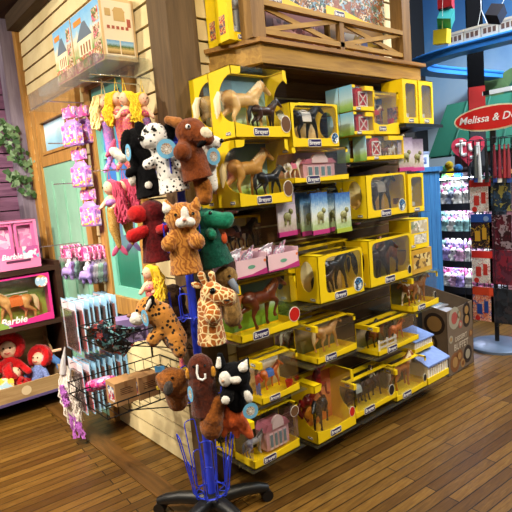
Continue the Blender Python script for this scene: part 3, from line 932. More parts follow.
# ---- pouches hung under the upper shelves
def pouch(p, w, h, mat, foot, label, group, ring=True):
    o = thing('pony_pouch', label, 'toy pouch', p, 0, group)
    part('bag', MB().prism([(-w / 2, 0), (w / 2, 0), (w / 2, h), (-w / 2, h)], -.004, .004), mat, o, bevel=.001)
    part('lower_band', MB().box(-w * .5, -.0075, 0, w * .5, .0075, h * .11), foot, o, bevel=.003)
    part('pony_figure', MB().ell((0, -.006, h * .45), (w * .2, .012, h * .1)).ell((w * .2, -.006, h * .56), (w * .1, .012, h * .07)).cyl((-w * .12, -.006, h * .4), (-w * .12, -.006, h * .26), .006).cyl((w * .12, -.006, h * .4), (w * .12, -.006, h * .26), .006), plain('pouch_pony', '8a8a5a', .5, var=.5, vs=60), o)
    part('hang_loop', MB().tube([(0, 0, h - .01), (.008, 0, h + .012), (0, .0, h + .02), (-.008, 0, h + .012)], .0015, 6, closed=True), CHROME, o)
    return o


PB = scenic('pouch_blue', [(0, '8fb46a'), (.25, 'b8cc9a'), (.4, 'dfe6e0'), (.6, 'c4d8e4'), (.8, '6a9cd0'), (1, '2f5cac')], wob=.45, scale=10)
PP = scenic('pouch_lilac', [(0, 'a8708a'), (.25, 'c0b8a8'), (.45, 'd8ccd8'), (.7, 'c8bcd4'), (1, '9080a8')], wob=.45, scale=10)
MAG = plain('magenta_band', 'b8327a', .5)
GRN = plain('green_band', 'a8b83a', .5)
for px, py, mt, ft, yy, lab in ((288, 236, PP, MAG, -.3, 'lilac pony pouch at the left of the pouch row'), (301, 233, PB, MAG, -.2, 'blue pony pouch half hidden beside the lilac one'), (310, 235, PB, MAG, -.26, 'blue pony pouch second from the front'),
                                (321, 234, PB, MAG, -.33, 'front blue pony pouch with a magenta foot'), (333, 231, PB, MAG, -.2, 'blue pony pouch at the back of the row'), (344, 232, PB, GRN, -.32, 'blue pony pouch with a yellow green foot at the right')):
    pouch(at(px, py, y=yy), .125, .215, mt, ft, lab, 'pony pouches under the pink stable')
for px, yy, lab in ((406, -.34, 'lilac pony pouch, left of the pair under the black shelf'), (417, -.31, 'lilac pony pouch, right of the pair under the black shelf')):
    pouch(at(px, 171, y=yy), .15, .2, PP, MAG, lab, 'lilac pouches under the black shelf')
hk = tag(part('hook_rail', MB().cyl((.4, -.2, 1.47), (.85, -.2, 1.47), .006).cyl((.45, -.2, 1.47), (.45, -.02, 1.47), .004).cyl((.8, -.2, 1.47), (.8, -.02, 1.47), .004).cyl((.55, -.2, 1.47), (.55, -.34, 1.47), .003).cyl((.7, -.2, 1.47), (.7, -.34, 1.47), .003), CHROME), 'chrome hook rail carrying the pony pouches', 'rail')

# ---- pink counter bins with bagged toys
PKB = plain('pale_pink_card', 'ecc6cf', .5)
for x0, x1, lab in ((-.03, .155, 'left pink counter bin full of bagged toys'), (.16, .365, 'right pink counter bin full of bagged toys')):
    o = thing('counter_bin', lab, 'display bin', ((x0 + x1) / 2, -.375, 1.112), 0, 'pink counter bins')
    w_ = (x1 - x0); d = .18
    part('tray', MB().box(-w_ / 2, 0, 0, w_ / 2, .004, .082).box(-w_ / 2, 0, 0, -w_ / 2 + .004, d, .1).box(w_ / 2 - .004, 0, 0, w_ / 2, d, .1).box(-w_ / 2, d - .004, 0, w_ / 2, d, .1).box(-w_ / 2, 0, 0, w_ / 2, d, .004), PKB, o)
    part('magenta_stripe', MB().prism([(-w_ / 2, .002), (w_ / 2, .002), (w_ / 2, .03), (0, .012), (-w_ / 2, .008)], -.001, 0), MAG, o)
    part('orange_dot', MB().lathe([(.007, 0), (.007, .001)], 14, Matrix.Translation((w_ * .44, 0, .065)) @ FRONT), plain('orange_dot', 'ea7a2a', .5), o)
    part('print_mark', MB().lathe([(.022, 0), (.022, .001)], 14, Matrix.Translation((0, 0, .045)) @ FRONT @ Matrix.Diagonal((1, .4, 1, 1))), plain('green_mark', '6aa58a', .5), o)
    for i in range(4):
        b_ = tag(part('bagged_toy', MB().ell((0, 0, 0), (.04, .02, .035)).box(-.035, -.003, .02, .035, .003, .05), art('bagged_print', ['e4dfe6', 'b8b0c4', 'f2f0f4', 'd888b0', '8a8694'], 60), None, ((x0 + x1) / 2 + (i - 1.5) * w_ * .22, -.31 + .03 * (i % 2), 1.192), (.5, .2 * (i - 1.5), .4 * i)), 'clear bagged toy lying in the ' + lab.split(' bin')[0] + ' bin', 'bagged toy', 'bagged toys in the pink bins')

# ---- boxes up on the ledge
SPB = plain('ledge_yellow', 'f0c416', .4)
for i, (px, yy, lab) in enumerate(((226.5, -.2, 'tall yellow box on the ledge, nearer of the pair beside the post'), (212.5, -.105, 'tall yellow box on the ledge, behind its twin beside the wall'))):
    p = at(px, 46, z=2.206)
    figure_box(.19 + .012 * i, -.2 + .095 * i, 2.206, .16, .3, .09, lab, 'tall boxes on the ledge')
for x0, x1, lab, mt in ((.42, .9, 'long yellow box with horses on the ledge, nearer the post', ['a8703a', '5a3a20', 'd8cdb8', '3f6a5a', '7fa0b8', '2a2a2a']), (.9, 1.44, 'long yellow box with horses on the ledge, at the right end', ['9a6030', 'd8c8a8', '4a3020', '8a4a24', '8aa8b8', '4a6a4a'])):
    o = thing('long_box', lab, 'toy box', (x0, -.19, 2.39), 0, 'long boxes on the ledge')
    w_ = x1 - x0; d = .15; h_ = .33
    part('carton', MB().box(0, .004, 0, w_, d, h_), plain('box_blue', '5a9ac8', .5), o)
    part('yellow_band', MB().prism([(0, 0), (w_, 0), (w_, .035), (w_ * .6, .045), (w_ * .3, .075), (0, .085)], 0, .004), SPB, o)
    part('horse_picture', MB().prism([(0, .085), (w_ * .3, .075), (w_ * .6, .045), (w_, .035), (w_, h_), (0, h_)], .002, .004), art('herd_' + str(int(x0 * 100)), mt, 44), o)
    logo(o, (w_ * .2, -.0005, .05), .09)
    q = thing('low_box', 'low ' + ('reddish' if x0 < .8 else 'ochre') + ' box on the ledge floor behind the railing', 'toy box', (x0 + .02, -.19, 2.206))
    part('carton', MB().box(0, 0, 0, w_ - .05, .15, .18), plain('low_box_' + str(x0), '6d3a34' if x0 < .8 else '7a5a24', .6), q, bevel=.002)
    part('front_label', MB().box(.05, -.001, .03, w_ - .1, 0, .14), art('low_print' + str(x0), ['8a4a4a', 'b88a8a', '5a2a2a'] if x0 < .8 else ['a88a30', '5a6aa0', 'd8d0c0'], 20), q)
# ------------------------------------------------------------------ hand puppets on the blue rack
RZ = -.703


def px_thing(name, label, cat, px, py, d, group=None, rz=0):
    return thing(name, label, cat, at(px, py, d=d), RZ + rz, group), d / 512


def og(name, fn, mat, o, K, voxel=1.15, smooth=3, fuzz=.0026):
    me = organic(name, fn, mat, voxel, smooth)
    me.transform(Matrix.Scale(K, 4))
    if fuzz:
        me.update()
        nn = [v.normal.copy() for v in me.vertices]
        for v, n_ in zip(me.vertices, nn): v.co += n_ * (noise.noise(v.co * 300) + .8 * rnd() - .4) * fuzz
    return link(name, me, o)


def ob(name, mb, mat, o, K, **k):
    mb.bm.transform(Matrix.Scale(K, 4))
    return part(name, mb, mat, o, **k)


def C(*caps):
    """capsules (a, b, ra, rb) and ellipsoids (c, r)"""
    def f(b):
        for c in caps:
            if c[0] == 't': b.tube([c[1], c[2]], [c[3], c[4]], 18)
            elif len(c) == 4: b.cap(*c)
            elif len(c) == 3: b.ell(c[0], c[1], rotm(*c[2]))
            else: b.ell(c[0], c[1])
    return f


TAGB = plain('tag_blue', '6fb4dc', .4)
TAGP = art('tag_picture', ['d8b890', '8a5a34', 'eef0ee', '4a3a2a', 'c8dce6'], 130)


def hang_tag(o, K, c, r, rz=0, rx=0, sx=1.0):
    M = Matrix.Translation(Vector(c) * K) @ rotm(rx, 0, rz) @ FRONT @ Matrix.Diagonal((sx, 1, 1, 1))
    h = link('hang_tag', MB().lathe([(r * K, 0), (r * K, .0015)], 28).mesh('hang_tag', TAGB), o, M=M)
    link('tag_picture', MB().lathe([(r * .58 * K, .0015), (r * .58 * K, .0022)], 20).mesh('tag_picture', TAGP), h)
    link('tag_rim', MB().ring(-r * K * .1, -r * K * .1, r * K * .1, r * K * .1, [(-r * K * .03, -r * K * .03), (r * K * .03, -r * K * .03), (r * K * .03, r * K * .03), (-r * K * .03, r * K * .03)], .0022, .0028, 'xy').mesh('tag_rim', WHITE), h)


BLKFUR = fur('black_fur', '0d0c0f', '040405', 60, .04)
WFUR = fur('white_fur', 'f1ece2', 'cfc8bc')
CREAMF = fur('cream_fur', 'f2e2c6', 'd8c4a0')
GLOSS = plain('glass_eye', '060607', .1)
PUP = 'animal hand puppets on the blue rack'


def eyes(o, K, pts, r=1.6, white=0):
    for p in pts:
        if white: ob('eye', MB().ell(p, white), WHITE, o, K); ob('pupil', MB().ell((p[0] + white * .3, p[1] - white * .5, p[2]), r), GLOSS, o, K)
        else: ob('eye', MB().ell(p, r), GLOSS, o, K)


DAL = spots('dalmatian_fur', 'f3efe8', '141214', 62, .29)
o, K = px_thing('hand_puppet', 'white hand puppet with small black spots and black ears', 'puppet', 155, 137, 2.14, PUP)
og('body', C(((0, 0, 0), (14, 12, 14)), ((-5, -8, -5), (9, 8, 7)), ((4, 1, -14), (12, 2, -40), 10, 14), ((-2, -2, -24), (-9, -8, -27), 6, 5), ((16, 0, -24), (24, -6, -30), 6, 5), ('t', (11, 2, -32), (14, 3, -56), 12, 16)), DAL, o, K)
og('ear', C(((14, 0, 3), (7, 4, 11), (0, .3, 0))), BLKFUR, o, K)
og('ear', C(((-13, 2, 8), (6, 4, 10), (0, -.5, 0))), BLKFUR, o, K)
ob('nose', MB().ell((-11, -14, -2), (3.6, 2.6, 2.8)), GLOSS, o, K)
eyes(o, K, [(-7, -11, 5.5), (2, -12, 6)], 1.9)
hang_tag(o, K, (13, -17, -14), 9.5, .2)

o, K = px_thing('hand_puppet', 'black dog hand puppet with a white paw behind the spotted one', 'puppet', 137, 143, 2.26, PUP)
og('body', C(((0, 0, 0), (14, 11, 15)), ((-8, -6, -5), (7, 7, 6)), ((2, 2, -14), (10, 3, -36), 13, 17), ('t', (9, 3, -30), (12, 3, -54), 15, 19), ((-2, -4, -26), (-8, -10, -30), 6, 5)), BLKFUR, o, K)
og('ear', C(((-9, -7, 1), (6, 4, 13), (0, .2, 0))), BLKFUR, o, K)
og('paw', C(((10, -15, -43), (4, 3, 4))), WFUR, o, K)
og('chest_patch', C(((-7, -9, -33), (4, 4, 10))), WFUR, o, K)
hang_tag(o, K, (-6, -16, -10), 8, -.9, 0, .75)

BRNF = fur('russet_fur', '8a4419', '5c2a0e')
o, K = px_thing('hand_puppet', 'russet brown hand puppet with cream muzzle and open black mouth', 'puppet', 193, 132, 2.1, PUP)
og('body', C(((-2, 0, 0), (16, 13, 14)), ((2, -3, -2), (14, -9, -8), 11.5, 7.5), ((-6, 3, -14), (-2, 4, -30), 12, 14), ('t', (-4, 3, -24), (0, 4, -47), 13, 15.5), ((-10, -6, -14), (-11, -13, -20), 7, 9)), BRNF, o, K)
og('muzzle', C(((14, -13, -4), (7, 4.5, 5.5), (0, .9, 0))), CREAMF, o, K)
og('mouth', C(((11, -12, -12), (9, 4, 3), (0, -.55, 0))), BLKFUR, o, K)
og('ear', C(((-14, 1, 10), (-24, 1, 14), 6, 4)), fur('tan_ear', 'b9783c', '8a5424'), o, K)
eyes(o, K, [(-3, -12.5, 4)], 1.6, 2.6)
og('tail', C(((0, 6, -48), (5, 4, -66), 6, 8), ((5, 4, -58), (9, 7, 14))), fur('golden_tail', 'a8651f', '6e3d10'), o, K)

o, K = px_thing('hand_puppet', 'white hand puppet with tiny black specks, turned right behind the russet one', 'puppet', 212, 143, 2.2, PUP)
og('body', C(((1, 0, 0), (9, 8, 7)), ((-9, 4, 5), (11, 9, 10)), ((-8, 4, -8), (-5, 4, -42), 9, 7), ((-2, 0, -18), (0, -3, -22), 5, 4)), spots('speckled_fur', 'f0ebe2', '1b1719', 90, .2), o, K)
ob('nose', MB().ell((10, -3, 1), (2.2, 2.5, 2.2)), GLOSS, o, K)
hang_tag(o, K, (1, -10, -14), 8.5, .5, 0, .85)

MAR = fur('maroon_fur', '6d1016', '3a070b'); REDF = fur('red_fur', 'c4161a', '8a0c10')
o, K = px_thing('hand_puppet', 'dark red hand puppet with a bright red snout and arms', 'puppet', 150, 212, 2.26, PUP)
og('body', C(((2, 0, 0), (14, 11, 12)), ((2, 2, -12), (2, 2, -36), 11, 14), ('t', (2, 2, -28), (3, 2, -50), 12, 16)), MAR, o, K)
og('snout', C(((-11, -6, -1), (11, 9, 9))), REDF, o, K)
og('arm', C(((-6, -6, -18), (-17, -11, -22), 6, 7)), REDF, o, K)
og('arm', C(((10, -8, -18), (15, -12, -17), 5, 5)), REDF, o, K)

TAB = stripes('tabby_fur', 'c08034', '92561f', 17, 13, (.4, .3, 0), .28, 'X')
o, K = px_thing('hand_puppet', 'orange tabby cat hand puppet with white muzzle and white inner ears', 'puppet', 183, 218, 2.1, PUP)
og('body', C(((0, 0, 0), (18, 14, 16)), ((-3, 2, -16), (-3, 3, -42), 13, 15), ('t', (-3, 3, -34), (-2, 3, -56), 14, 17), ((-9, -4, -18), (-15, -10, -24), 7, 8), ((8, -4, -18), (13, -10, -24), 7, 8)), TAB, o, K)
for sx, nm in ((-13, 'w'), (13, 'o')):
    og('ear', C(((sx, 1, 10), (sx * 1.2, 1, 18), 6, 2)), TAB, o, K, 1.1)
    if sx < 0: og('inner_ear', C(((sx - 1, -5, 10), (sx * 1.2 - 1, -3, 16), 5, 2)), WFUR, o, K, 1.1)
og('muzzle', C(((4, -13, 4), (4, 4, 8)), ((0, -14, -4), (6, 5, 5)), ((8, -13, -4), (6, 5, 5))), WFUR, o, K)
ob('nose', MB().ell((4, -18.5, -1), (2.2, 1.6, 1.5)), plain('pink_nose', 'cf8a72', .5), o, K)
eyes(o, K, [(-5, -13, 4), (12, -12, 4)], 1.7)

GRNF = fur('green_fur', '0f5a46', '06302a'); GRN2 = fur('bright_green_fur', '1d8a68', '0e5a46')
o, K = px_thing('hand_puppet', 'dark green dragon hand puppet with a big rounded snout', 'puppet', 208, 222, 2.2, PUP)
og('body', C(((-2, 0, 2), (12, 10, 12)), ((-2, 2, -14), (2, 2, -32), 13, 15), ('t', (1, 2, -24), (5, 2, -45), 14, 18)), GRNF, o, K)
og('snout', C(((2, -3, 3), (18, -7, 0), 9, 8), ((20, -7, 2), (7, 7, 7))), GRN2, o, K)
og('arm', C(((2, -8, -10), (4, -14, -12), 5, 5)), GRN2, o, K)
sp = MB()
for i in range(5): sp.tube([(-6 - i * 2.2, -2, 13 - i * 4), (-10 - i * 2.6, -2, 18 - i * 4)], [3, .3], 8)
ob('spines', sp, GRN2, o, K)
eyes(o, K, [(4, -10, 9)], 1.8)
ob('tongue', MB().ell((15, -4, -17), (3, 2, 6)), plain('orange_felt', 'c8501c', .8), o, K)

LEO = spots('leopard_fur', 'b87a30', '1c130c', 52, .33)
o, K = px_thing('hand_puppet', 'spotted leopard hand puppet turned left with a white muzzle', 'puppet', 152, 312, 2.1, PUP)
og('body', C(((-3, 0, 2), (13, 12, 14)), ((8, 2, -4), (20, 3, -30), 13, 12), ((20, -4, -28), (25, -8, -40), 9, 7), ((6, -4, -20), (0, -8, -26), 7, 7)), LEO, o, K)
og('muzzle', C(((-14, -6, -4), (8, 7, 7))), WFUR, o, K)
ob('nose', MB().ell((-21, -8, 0), (2.6, 2.6, 2)), plain('brown_nose', '8a5a3a', .5), o, K)
og('ear', C(((1, -9, 11), (4, 3, 9), (0, .5, 0))), BLKFUR, o, K); og('inner_ear', C(((0, -12, 10), (2, 2, 7), (0, .5, 0))), WFUR, o, K, 1.0)
eyes(o, K, [(-12, -11, 5)], 1.6)
hang_tag(o, K, (-4, -15, -2), 8.5, -.7, .1, .6)

GIR = cells('giraffe_fur', 'a85c1c', 'ead29a', 38, .06)
o, K = px_thing('hand_puppet', 'giraffe hand puppet with brown patches and little horns', 'puppet', 214, 293, 2.08, PUP)
og('body', C(((-2, 0, 0), (12, 11, 12)), ((5, -5, -2), (14, -8, -4), 10, 9), ((-6, 2, -12), (-7, 3, -38), 12, 13), ('t', (-7, 3, -30), (-7, 3, -52), 12.5, 15), ((-2, -8, -16), (-2, -13, -20), 8, 9)), GIR, o, K)
og('horn', C(((-8, 0, 10), (-11, 0, 19), 3, 4)), GIR, o, K, 1.1); og('horn', C(((0, 2, 11), (-1, 2, 19), 3, 3.5)), GIR, o, K, 1.1)
og('ear', C(((-17, 2, 9), (6, 2.5, 3.5), (0, .4, 0))), GIR, o, K, 1.0)
eyes(o, K, [(0, -11, 4)], 3.4)
ob('mouth', MB().ell((14, -16, -5), (3, 1.4, 1)), BLACK, o, K)

TANF = fur('tan_fluff', 'a98448', '5a4020')
o, K = px_thing('hand_puppet', 'fluffy tan bird hand puppet with a grey beak behind the giraffe', 'puppet', 226, 277, 2.24, PUP)
og('body', C(((0, 0, 0), (12, 9, 11)), ((0, 2, -10), (3, 2, -42), 9, 10)), TANF, o, K, fuzz=.003)
ob('beak', MB().tube([(5, -7, -3), (9, -11, -9), (12, -11, -16)], [4, 3.4, .6], 10), plain('grey_beak', '6d7684', .5), o, K)
eyes(o, K, [(4, -9, 2)], 1.5)

o, K = px_thing('hand_puppet', 'dark brown shaggy hand puppet hanging behind the leopard', 'puppet', 173, 298, 2.4, PUP)
og('body', C(((0, 0, 0), (13, 10, 14)), ((2, 0, -14), (4, 0, -32), 11, 13)), fur('shaggy_brown', '4a3018', '1c1008'), o, K, fuzz=.004)
eyes(o, K, [(-4, -9, 3), (5, -9, 3)], 1.5)

CUR = fur('curly_brown', '9a5a20', '57300e', 90)
o, K = px_thing('hand_puppet', 'curly golden brown hand puppet with a dark grey mouth', 'puppet', 172, 381, 2.14, PUP)
og('body', C(((0, 0, 0), (15, 12, 14)), ((-10, -2, 4), (6, 5, 6)), ((9, -2, 4), (8, 6, 9)), ((8, 0, -8), (9, 8, 9)), ((0, 6, -10), (2, 8, -24), 11, 11)), CUR, o, K, fuzz=.003)
og('mouth', C(((-2, -11, -3), (5, 3, 8), (0, .25, 0))), fur('grey_felt', '4c4440', '2a2624'), o, K)
eyes(o, K, [(3, -11, 7)], 1.5)

CHO = fur('chocolate_fur', '5e2610', '32120a')
o, K = px_thing('hand_puppet', 'chocolate brown hand puppet with yellow ears and a white plastic hook', 'puppet', 201, 374, 2.06, PUP)
og('body', C(((0, 0, 4), (14, 12, 17)), ((0, 1, -8), (1, 2, -26), 14, 13), ('t', (1, 2, -20), (2, 2, -42), 13.5, 16)), CHO, o, K)
for sx in (-12, 13): og('ear', C(((sx, -5, 3), (3, 3, 6))), fur('yellow_ear', 'd99a2c', 'a86a18'), o, K, 1.0)
ob('hook', MB().tube([(-1, -12.5, 14), (-2, -13.5, 6), (-1, -14.5, 1), (3, -14.5, -1), (6, -14.5, 1), (6, -14.5, 5)], 1.1, 8), plain('hook_white', 'efeeea', .3), o, K)
hang_tag(o, K, (-10, -15, -14), 8, -.9, 0, .6)
og('tail', C(((14, -4, -30), (8, -6, -44), 8, 11), ((6, -6, -52), (12, 10, 15))), fur('bushy_tail', '96541a', '5a2e0c'), o, K, fuzz=.003)
eyes(o, K, [(-5, -11, 12), (6, -11, 12)], 1.4)

o, K = px_thing('hand_puppet', 'black and white cat hand puppet at the lower right of the rack', 'puppet', 229, 376, 2.06, PUP)
og('body', C(((5, 0, -1), (17, 13, 15)), ((2, 3, -12), (4, 5, -30), 11, 11), ((-2, -4, -12), (-3, -12, -17), 6, 7), ((14, -4, -10), (17, -8, -16), 6, 6)), BLKFUR, o, K)
og('ear', C(((-7, 0, 12), (-7, 0, 22), 6, 3)), BLKFUR, o, K, 1.1); og('inner_ear', C(((-9, -5, 13), (-8, -4, 20), 3, 2)), WFUR, o, K, .9)
og('ear', C(((15, -2, 9), (20, -2, 17), 7, 2)), BLKFUR, o, K, 1.1); og('inner_ear', C(((15, -7, 10), (19, -5, 16), 5, 1.6)), WFUR, o, K, .9)
og('muzzle', C(((-3, -13, 2), (6, 5, 8)), ((7, -13, 0), (6, 4, 4))), WFUR, o, K)
og('paw', C(((-4, -19, -17), (4.5, 3, 4.5))), WFUR, o, K, 1.0); og('paw', C(((18, -12, -18), (4, 4, 7), (0, -.3, 0))), WFUR, o, K, 1.0)
ob('nose', MB().ell((-5, -18, 2), (1.6, 1.4, 1.4)), plain('tan_nose', 'b08a6a', .5), o, K)
hang_tag(o, K, (19, -14, -32), 8, .35)

ORF = fur('orange_plush', 'c9581f', '963a10')
o, K = px_thing('hand_puppet', 'orange plush puppet with two pointed fins hanging below the cat', 'puppet', 230, 410, 2.1, PUP)
og('body', C(((0, 2, 8), (2, 2, -10), 9, 12), ((-5, 0, -12), (-8, -3, -24), 8, 3), ((8, 0, -12), (18, -3, -27), 8, 4), ((2, 0, -14), (5, -3, -26), 7, 3)), ORF, o, K)

# ---- the blue rack itself
PX, PY = -.187, -.245
R = thing('puppet_rack', 'blue wire floor rack on a black five legged caster base', 'rack', (PX, PY, 0))
part('pole', MB().cyl((0, 0, .09), (0, 0, 1.78), .0185, seg=20).cyl((0, 0, 1.0), (0, 0, 1.02), .0195, seg=20), BLUEW, R)
part('hub', MB().lathe([(.0, .055), (.05, .055), (.055, .075), (.04, .1), (.028, .125), (.0, .125)], 24), BLACK, R)
for k in range(5):
    a = math.radians(-18 + 72 * k)
    cx, cy = math.cos(a), math.sin(a)
    L = part('base_leg', MB().tube([(cx * r_, cy * r_, z_) for r_, z_ in ((.0, .085), (.08, .092), (.16, .088), (.23, .075), (.275, .058))], [.034, .033, .03, .027, .022], 10), BLACK, R)
    part('caster', MB().cyl((cx * .27 - cy * .024, cy * .27 + cx * .024, .028), (cx * .27 + cy * .024, cy * .27 - cx * .024, .028), .028, seg=18).cyl((cx * .27, cy * .27, .02), (cx * .27, cy * .27, .06), .01), BLACK, L)


def loop(pts, r=.0032, closed=False):
    # rounded wire through the points
    out = []
    n = len(pts)
    for i, p in enumerate(pts):
        p = Vector(p)
        if not closed and i in (0, n - 1): out.append(p); continue
        a = Vector(pts[i - 1]); b = Vector(pts[(i + 1) % n])
        k = min(.02, (p - a).length * .4, (p - b).length * .4)
        u = p + (a - p).normalized() * k; w_ = p + (b - p).normalized() * k
        for q in (0, .33, .67, 1): out.append(u * (1 - q)**2 + p * 2 * q * (1 - q) + w_ * q * q)
    return out


for lv, (zz, n) in enumerate(((1.6, 5), (1.27, 5), (.97, 5), (.6, 5))):
    part('wire_ring', MB().tube([(.05 * math.cos(2 * PI * k / 20), .05 * math.sin(2 * PI * k / 20), zz) for k in range(20)], .003, 6, closed=True), BLUEW, R)
    for k in range(n):
        a = 2 * PI * k / n + lv * .5 + .3
        M = rotm(0, 0, a)
        pts = [(.02, -.018, zz), (.09, -.024, zz - .01), (.1, -.024, zz + .12), (.1, .024, zz + .12), (.09, .024, zz - .01), (.02, .018, zz)]
        part('wire_arm', MB().tube(loop(pts), .003, 6, M=M), BLUEW, R)
for k in range(5):
    M = rotm(0, 0, 2 * PI * k / 5 + .35)
    pts = [(.075, -.03, .13), (.13, -.03, .44), (.13, .03, .44), (.075, .03, .13)]
    part('basket_loop', MB().tube(loop(pts, closed=True), .0028, 6, closed=True, M=M), BLUEW, R)
    part('basket_loop', MB().tube(loop([(.03, -.02, .12), (.08, -.022, .12), (.095, -.02, .3), (.095, .02, .3), (.08, .022, .12), (.03, .02, .12)]), .0026, 6, M=M), BLUEW, R)
for zz, rr in ((.13, .07),):
    part('wire_ring', MB().tube([(rr * math.cos(2 * PI * k / 28), rr * math.sin(2 * PI * k / 28), zz) for k in range(28)], .003, 6, closed=True), BLUEW, R)

# ------------------------------------------------------------------ mermaid dolls
SEQ = art('sequin', ['d83a7a', 'f0a04a', 'e8607a', 'b03aa0', 'f2c860', 'c82a5a'], 130, .2)
SEQP = art('sequin_violet', ['7a5ab8', 'c85ab0', '5a8ac8', 'e0a0d0'], 130, .2)
SEQG = art('sequin_gold', ['d8a848', 'b87828', 'f0d890', '8a5420'], 150, .2)
YARN = plain('yellow_yarn', 'f4cf1e', .9, sheen=.3); PALE = plain('pale_yarn', 'e8cf8e', .9, sheen=.3); PINKY = plain('pink_yarn', 'd8486e', .9, sheen=.3)


def mermaid(label, px, py, d, face, yarn, tailm, group, hang=18, hairlen=26, s=1.0, finm=None, tail=40, top=None):
    o, K = px_thing('mermaid_doll', label, 'doll', px, py, d, group)
    K *= s
    part('head', MB().ell((0, 0, 0), (6.2 * K, 6 * K, 7 * K)), SKIN, o)
    og('torso', C(((0, 1, -7), (0, 1, -11), 2.6, 4), ((0, 1, -11), (0, 1, -22), 5, 4.5), ((-4, 0, -11), (face * 3 - 6, -4, -18), 2.5, 2.2), ((4, 0, -11), (face * 3 + 6, -4, -18), 2.5, 2.2)), SKIN, o, K, 1.0, 3, 0)
    ob('top', MB().ell((0, -1, -14), (6, 5.4, 4.2)), top or SEQ, o, K)
    og('fish_tail', C(((0, 1, -21), (face * 1, 2, -21 - tail * .5), 6, 5.4), ((face, 2, -21 - tail * .5), (face * -2, 2, -21 - tail), 5.4, 2.4)), tailm, o, K, 1.2, 3, 0)
    ob('fin', MB().ell((face * -5, 2, -24 - tail), (2.6, 1.2, 7), rotm(0, .6 * face, 0)).ell((face * 2, 2, -24 - tail), (2.6, 1.2, 7), rotm(0, -.6 * face, 0)), finm or tailm, o, K)
    h = MB()
    h.ell((-face * 1, 1.5, 1.6), (6.6, 6.2, 6.6))
    for i in range(70):
        a = rnd() * 2 * PI
        x = -face * (1 + 8 * rnd()); y = math.cos(a) * 6.5
        l = hairlen * (.7 + .35 * rnd())
        pts = [(-face * rnd() * 2, y * .4, 6.5), (x * .8 - face * 2, y * .8, 4.5), (x - face * (3 + 3 * rnd()), y, -l * .3), (x - face * (2 + 5 * rnd()), y, -l * .7), (x - face * (2 + 4 * rnd()), y * .9, -l)]
        h.tube(pts[:2] + strand(pts[1], pts[4], 1.3, 8, (-face * 1.5, 0, 0), 1.6 + rnd())[1:], 1.05, 5)
    ob('yarn_hair', h, yarn, o, K)
    for q in (-1, 1): ob('eye', MB().ell((face * 3.4 + q * 2.0, -5.2, .6), (.7, .5, .9)), GLOSS, o, K)
    ob('mouth', MB().ell((face * 3.2, -5.3, -2.8), (.8, .4, .4)), RED, o, K)
    if hang: ob('hang_string', MB().tube([(-2, 1, 6), (0, 0, hang), (2, 1, 6)], .45, 6), yarn, o, K)
    return o


G = 'yarn haired mermaid dolls'
mermaid('yellow haired mermaid doll facing right under the clear shelf', 117, 99, 2.5, 1, YARN, SEQ, G, 20)
mermaid('yellow haired mermaid doll facing left beside the one facing right', 125, 99, 2.46, -1, YARN, SEQ, G, 20)
mermaid('yellow haired mermaid doll at the right end of the row', 143, 100, 2.5, 1, YARN, SEQP, G, 20)
mermaid('pale haired mermaid doll with violet tail at the left end of the row', 104, 102, 2.62, 1, PALE, SEQP, G, 22)
mermaid('pink haired mermaid doll facing left below the yellow haired dolls', 110, 188, 2.45, -1, PINKY, SEQG, G, 20, 34, 1.05, plain('pink_fin', 'cf5a86', .4), 36, SEQP)
mermaid('pink haired mermaid doll half hidden behind the black puppet', 124, 187, 2.5, -1, PINKY, SEQG, G, 20, 34, 1.0, plain('violet_fin', '8a78b4', .4), 36, SEQP)
mermaid('small yellow haired mermaid doll in red sitting above the leopard', 149, 273, 2.2, -1, YARN, SEQ, G, 0, 26, 1.05, None, 16)
o, K = px_thing('fish_plush', 'white and pink fish tailed plush hanging upside down by the black puppet', 'plush toy', 116, 155, 2.42)
og('body', C(((6, 0, -4), (-2, 0, 4), 5, 5)), WFUR, o, K, 1.1); og('fin', C(((-3, 0, 5), (0, 0, 14), 4, 2), ((-6, 0, 2), (-9, 0, 0), 3, 2)), fur('pink_fin_fur', 'd8608a', 'b03a64'), o, K, 1.0)
tag(part('hook_rod', MB().cyl((.0, .22, 2.105), (-.33, .22, 2.105), .004), CHROME), 'nearer of two thin chrome rods above the yellow haired dolls', 'hook')
tag(part('hook_rod', MB().cyl((.0, .34, 2.1), (-.33, .34, 2.1), .004), CHROME), 'farther of two thin chrome rods above the yellow haired dolls', 'hook')
tag(part('hook_rod', MB().cyl((0, .3, 1.66), (-.34, .3, 1.66), .0035), CHROME), 'thin chrome rod carrying the pink haired dolls', 'hook')

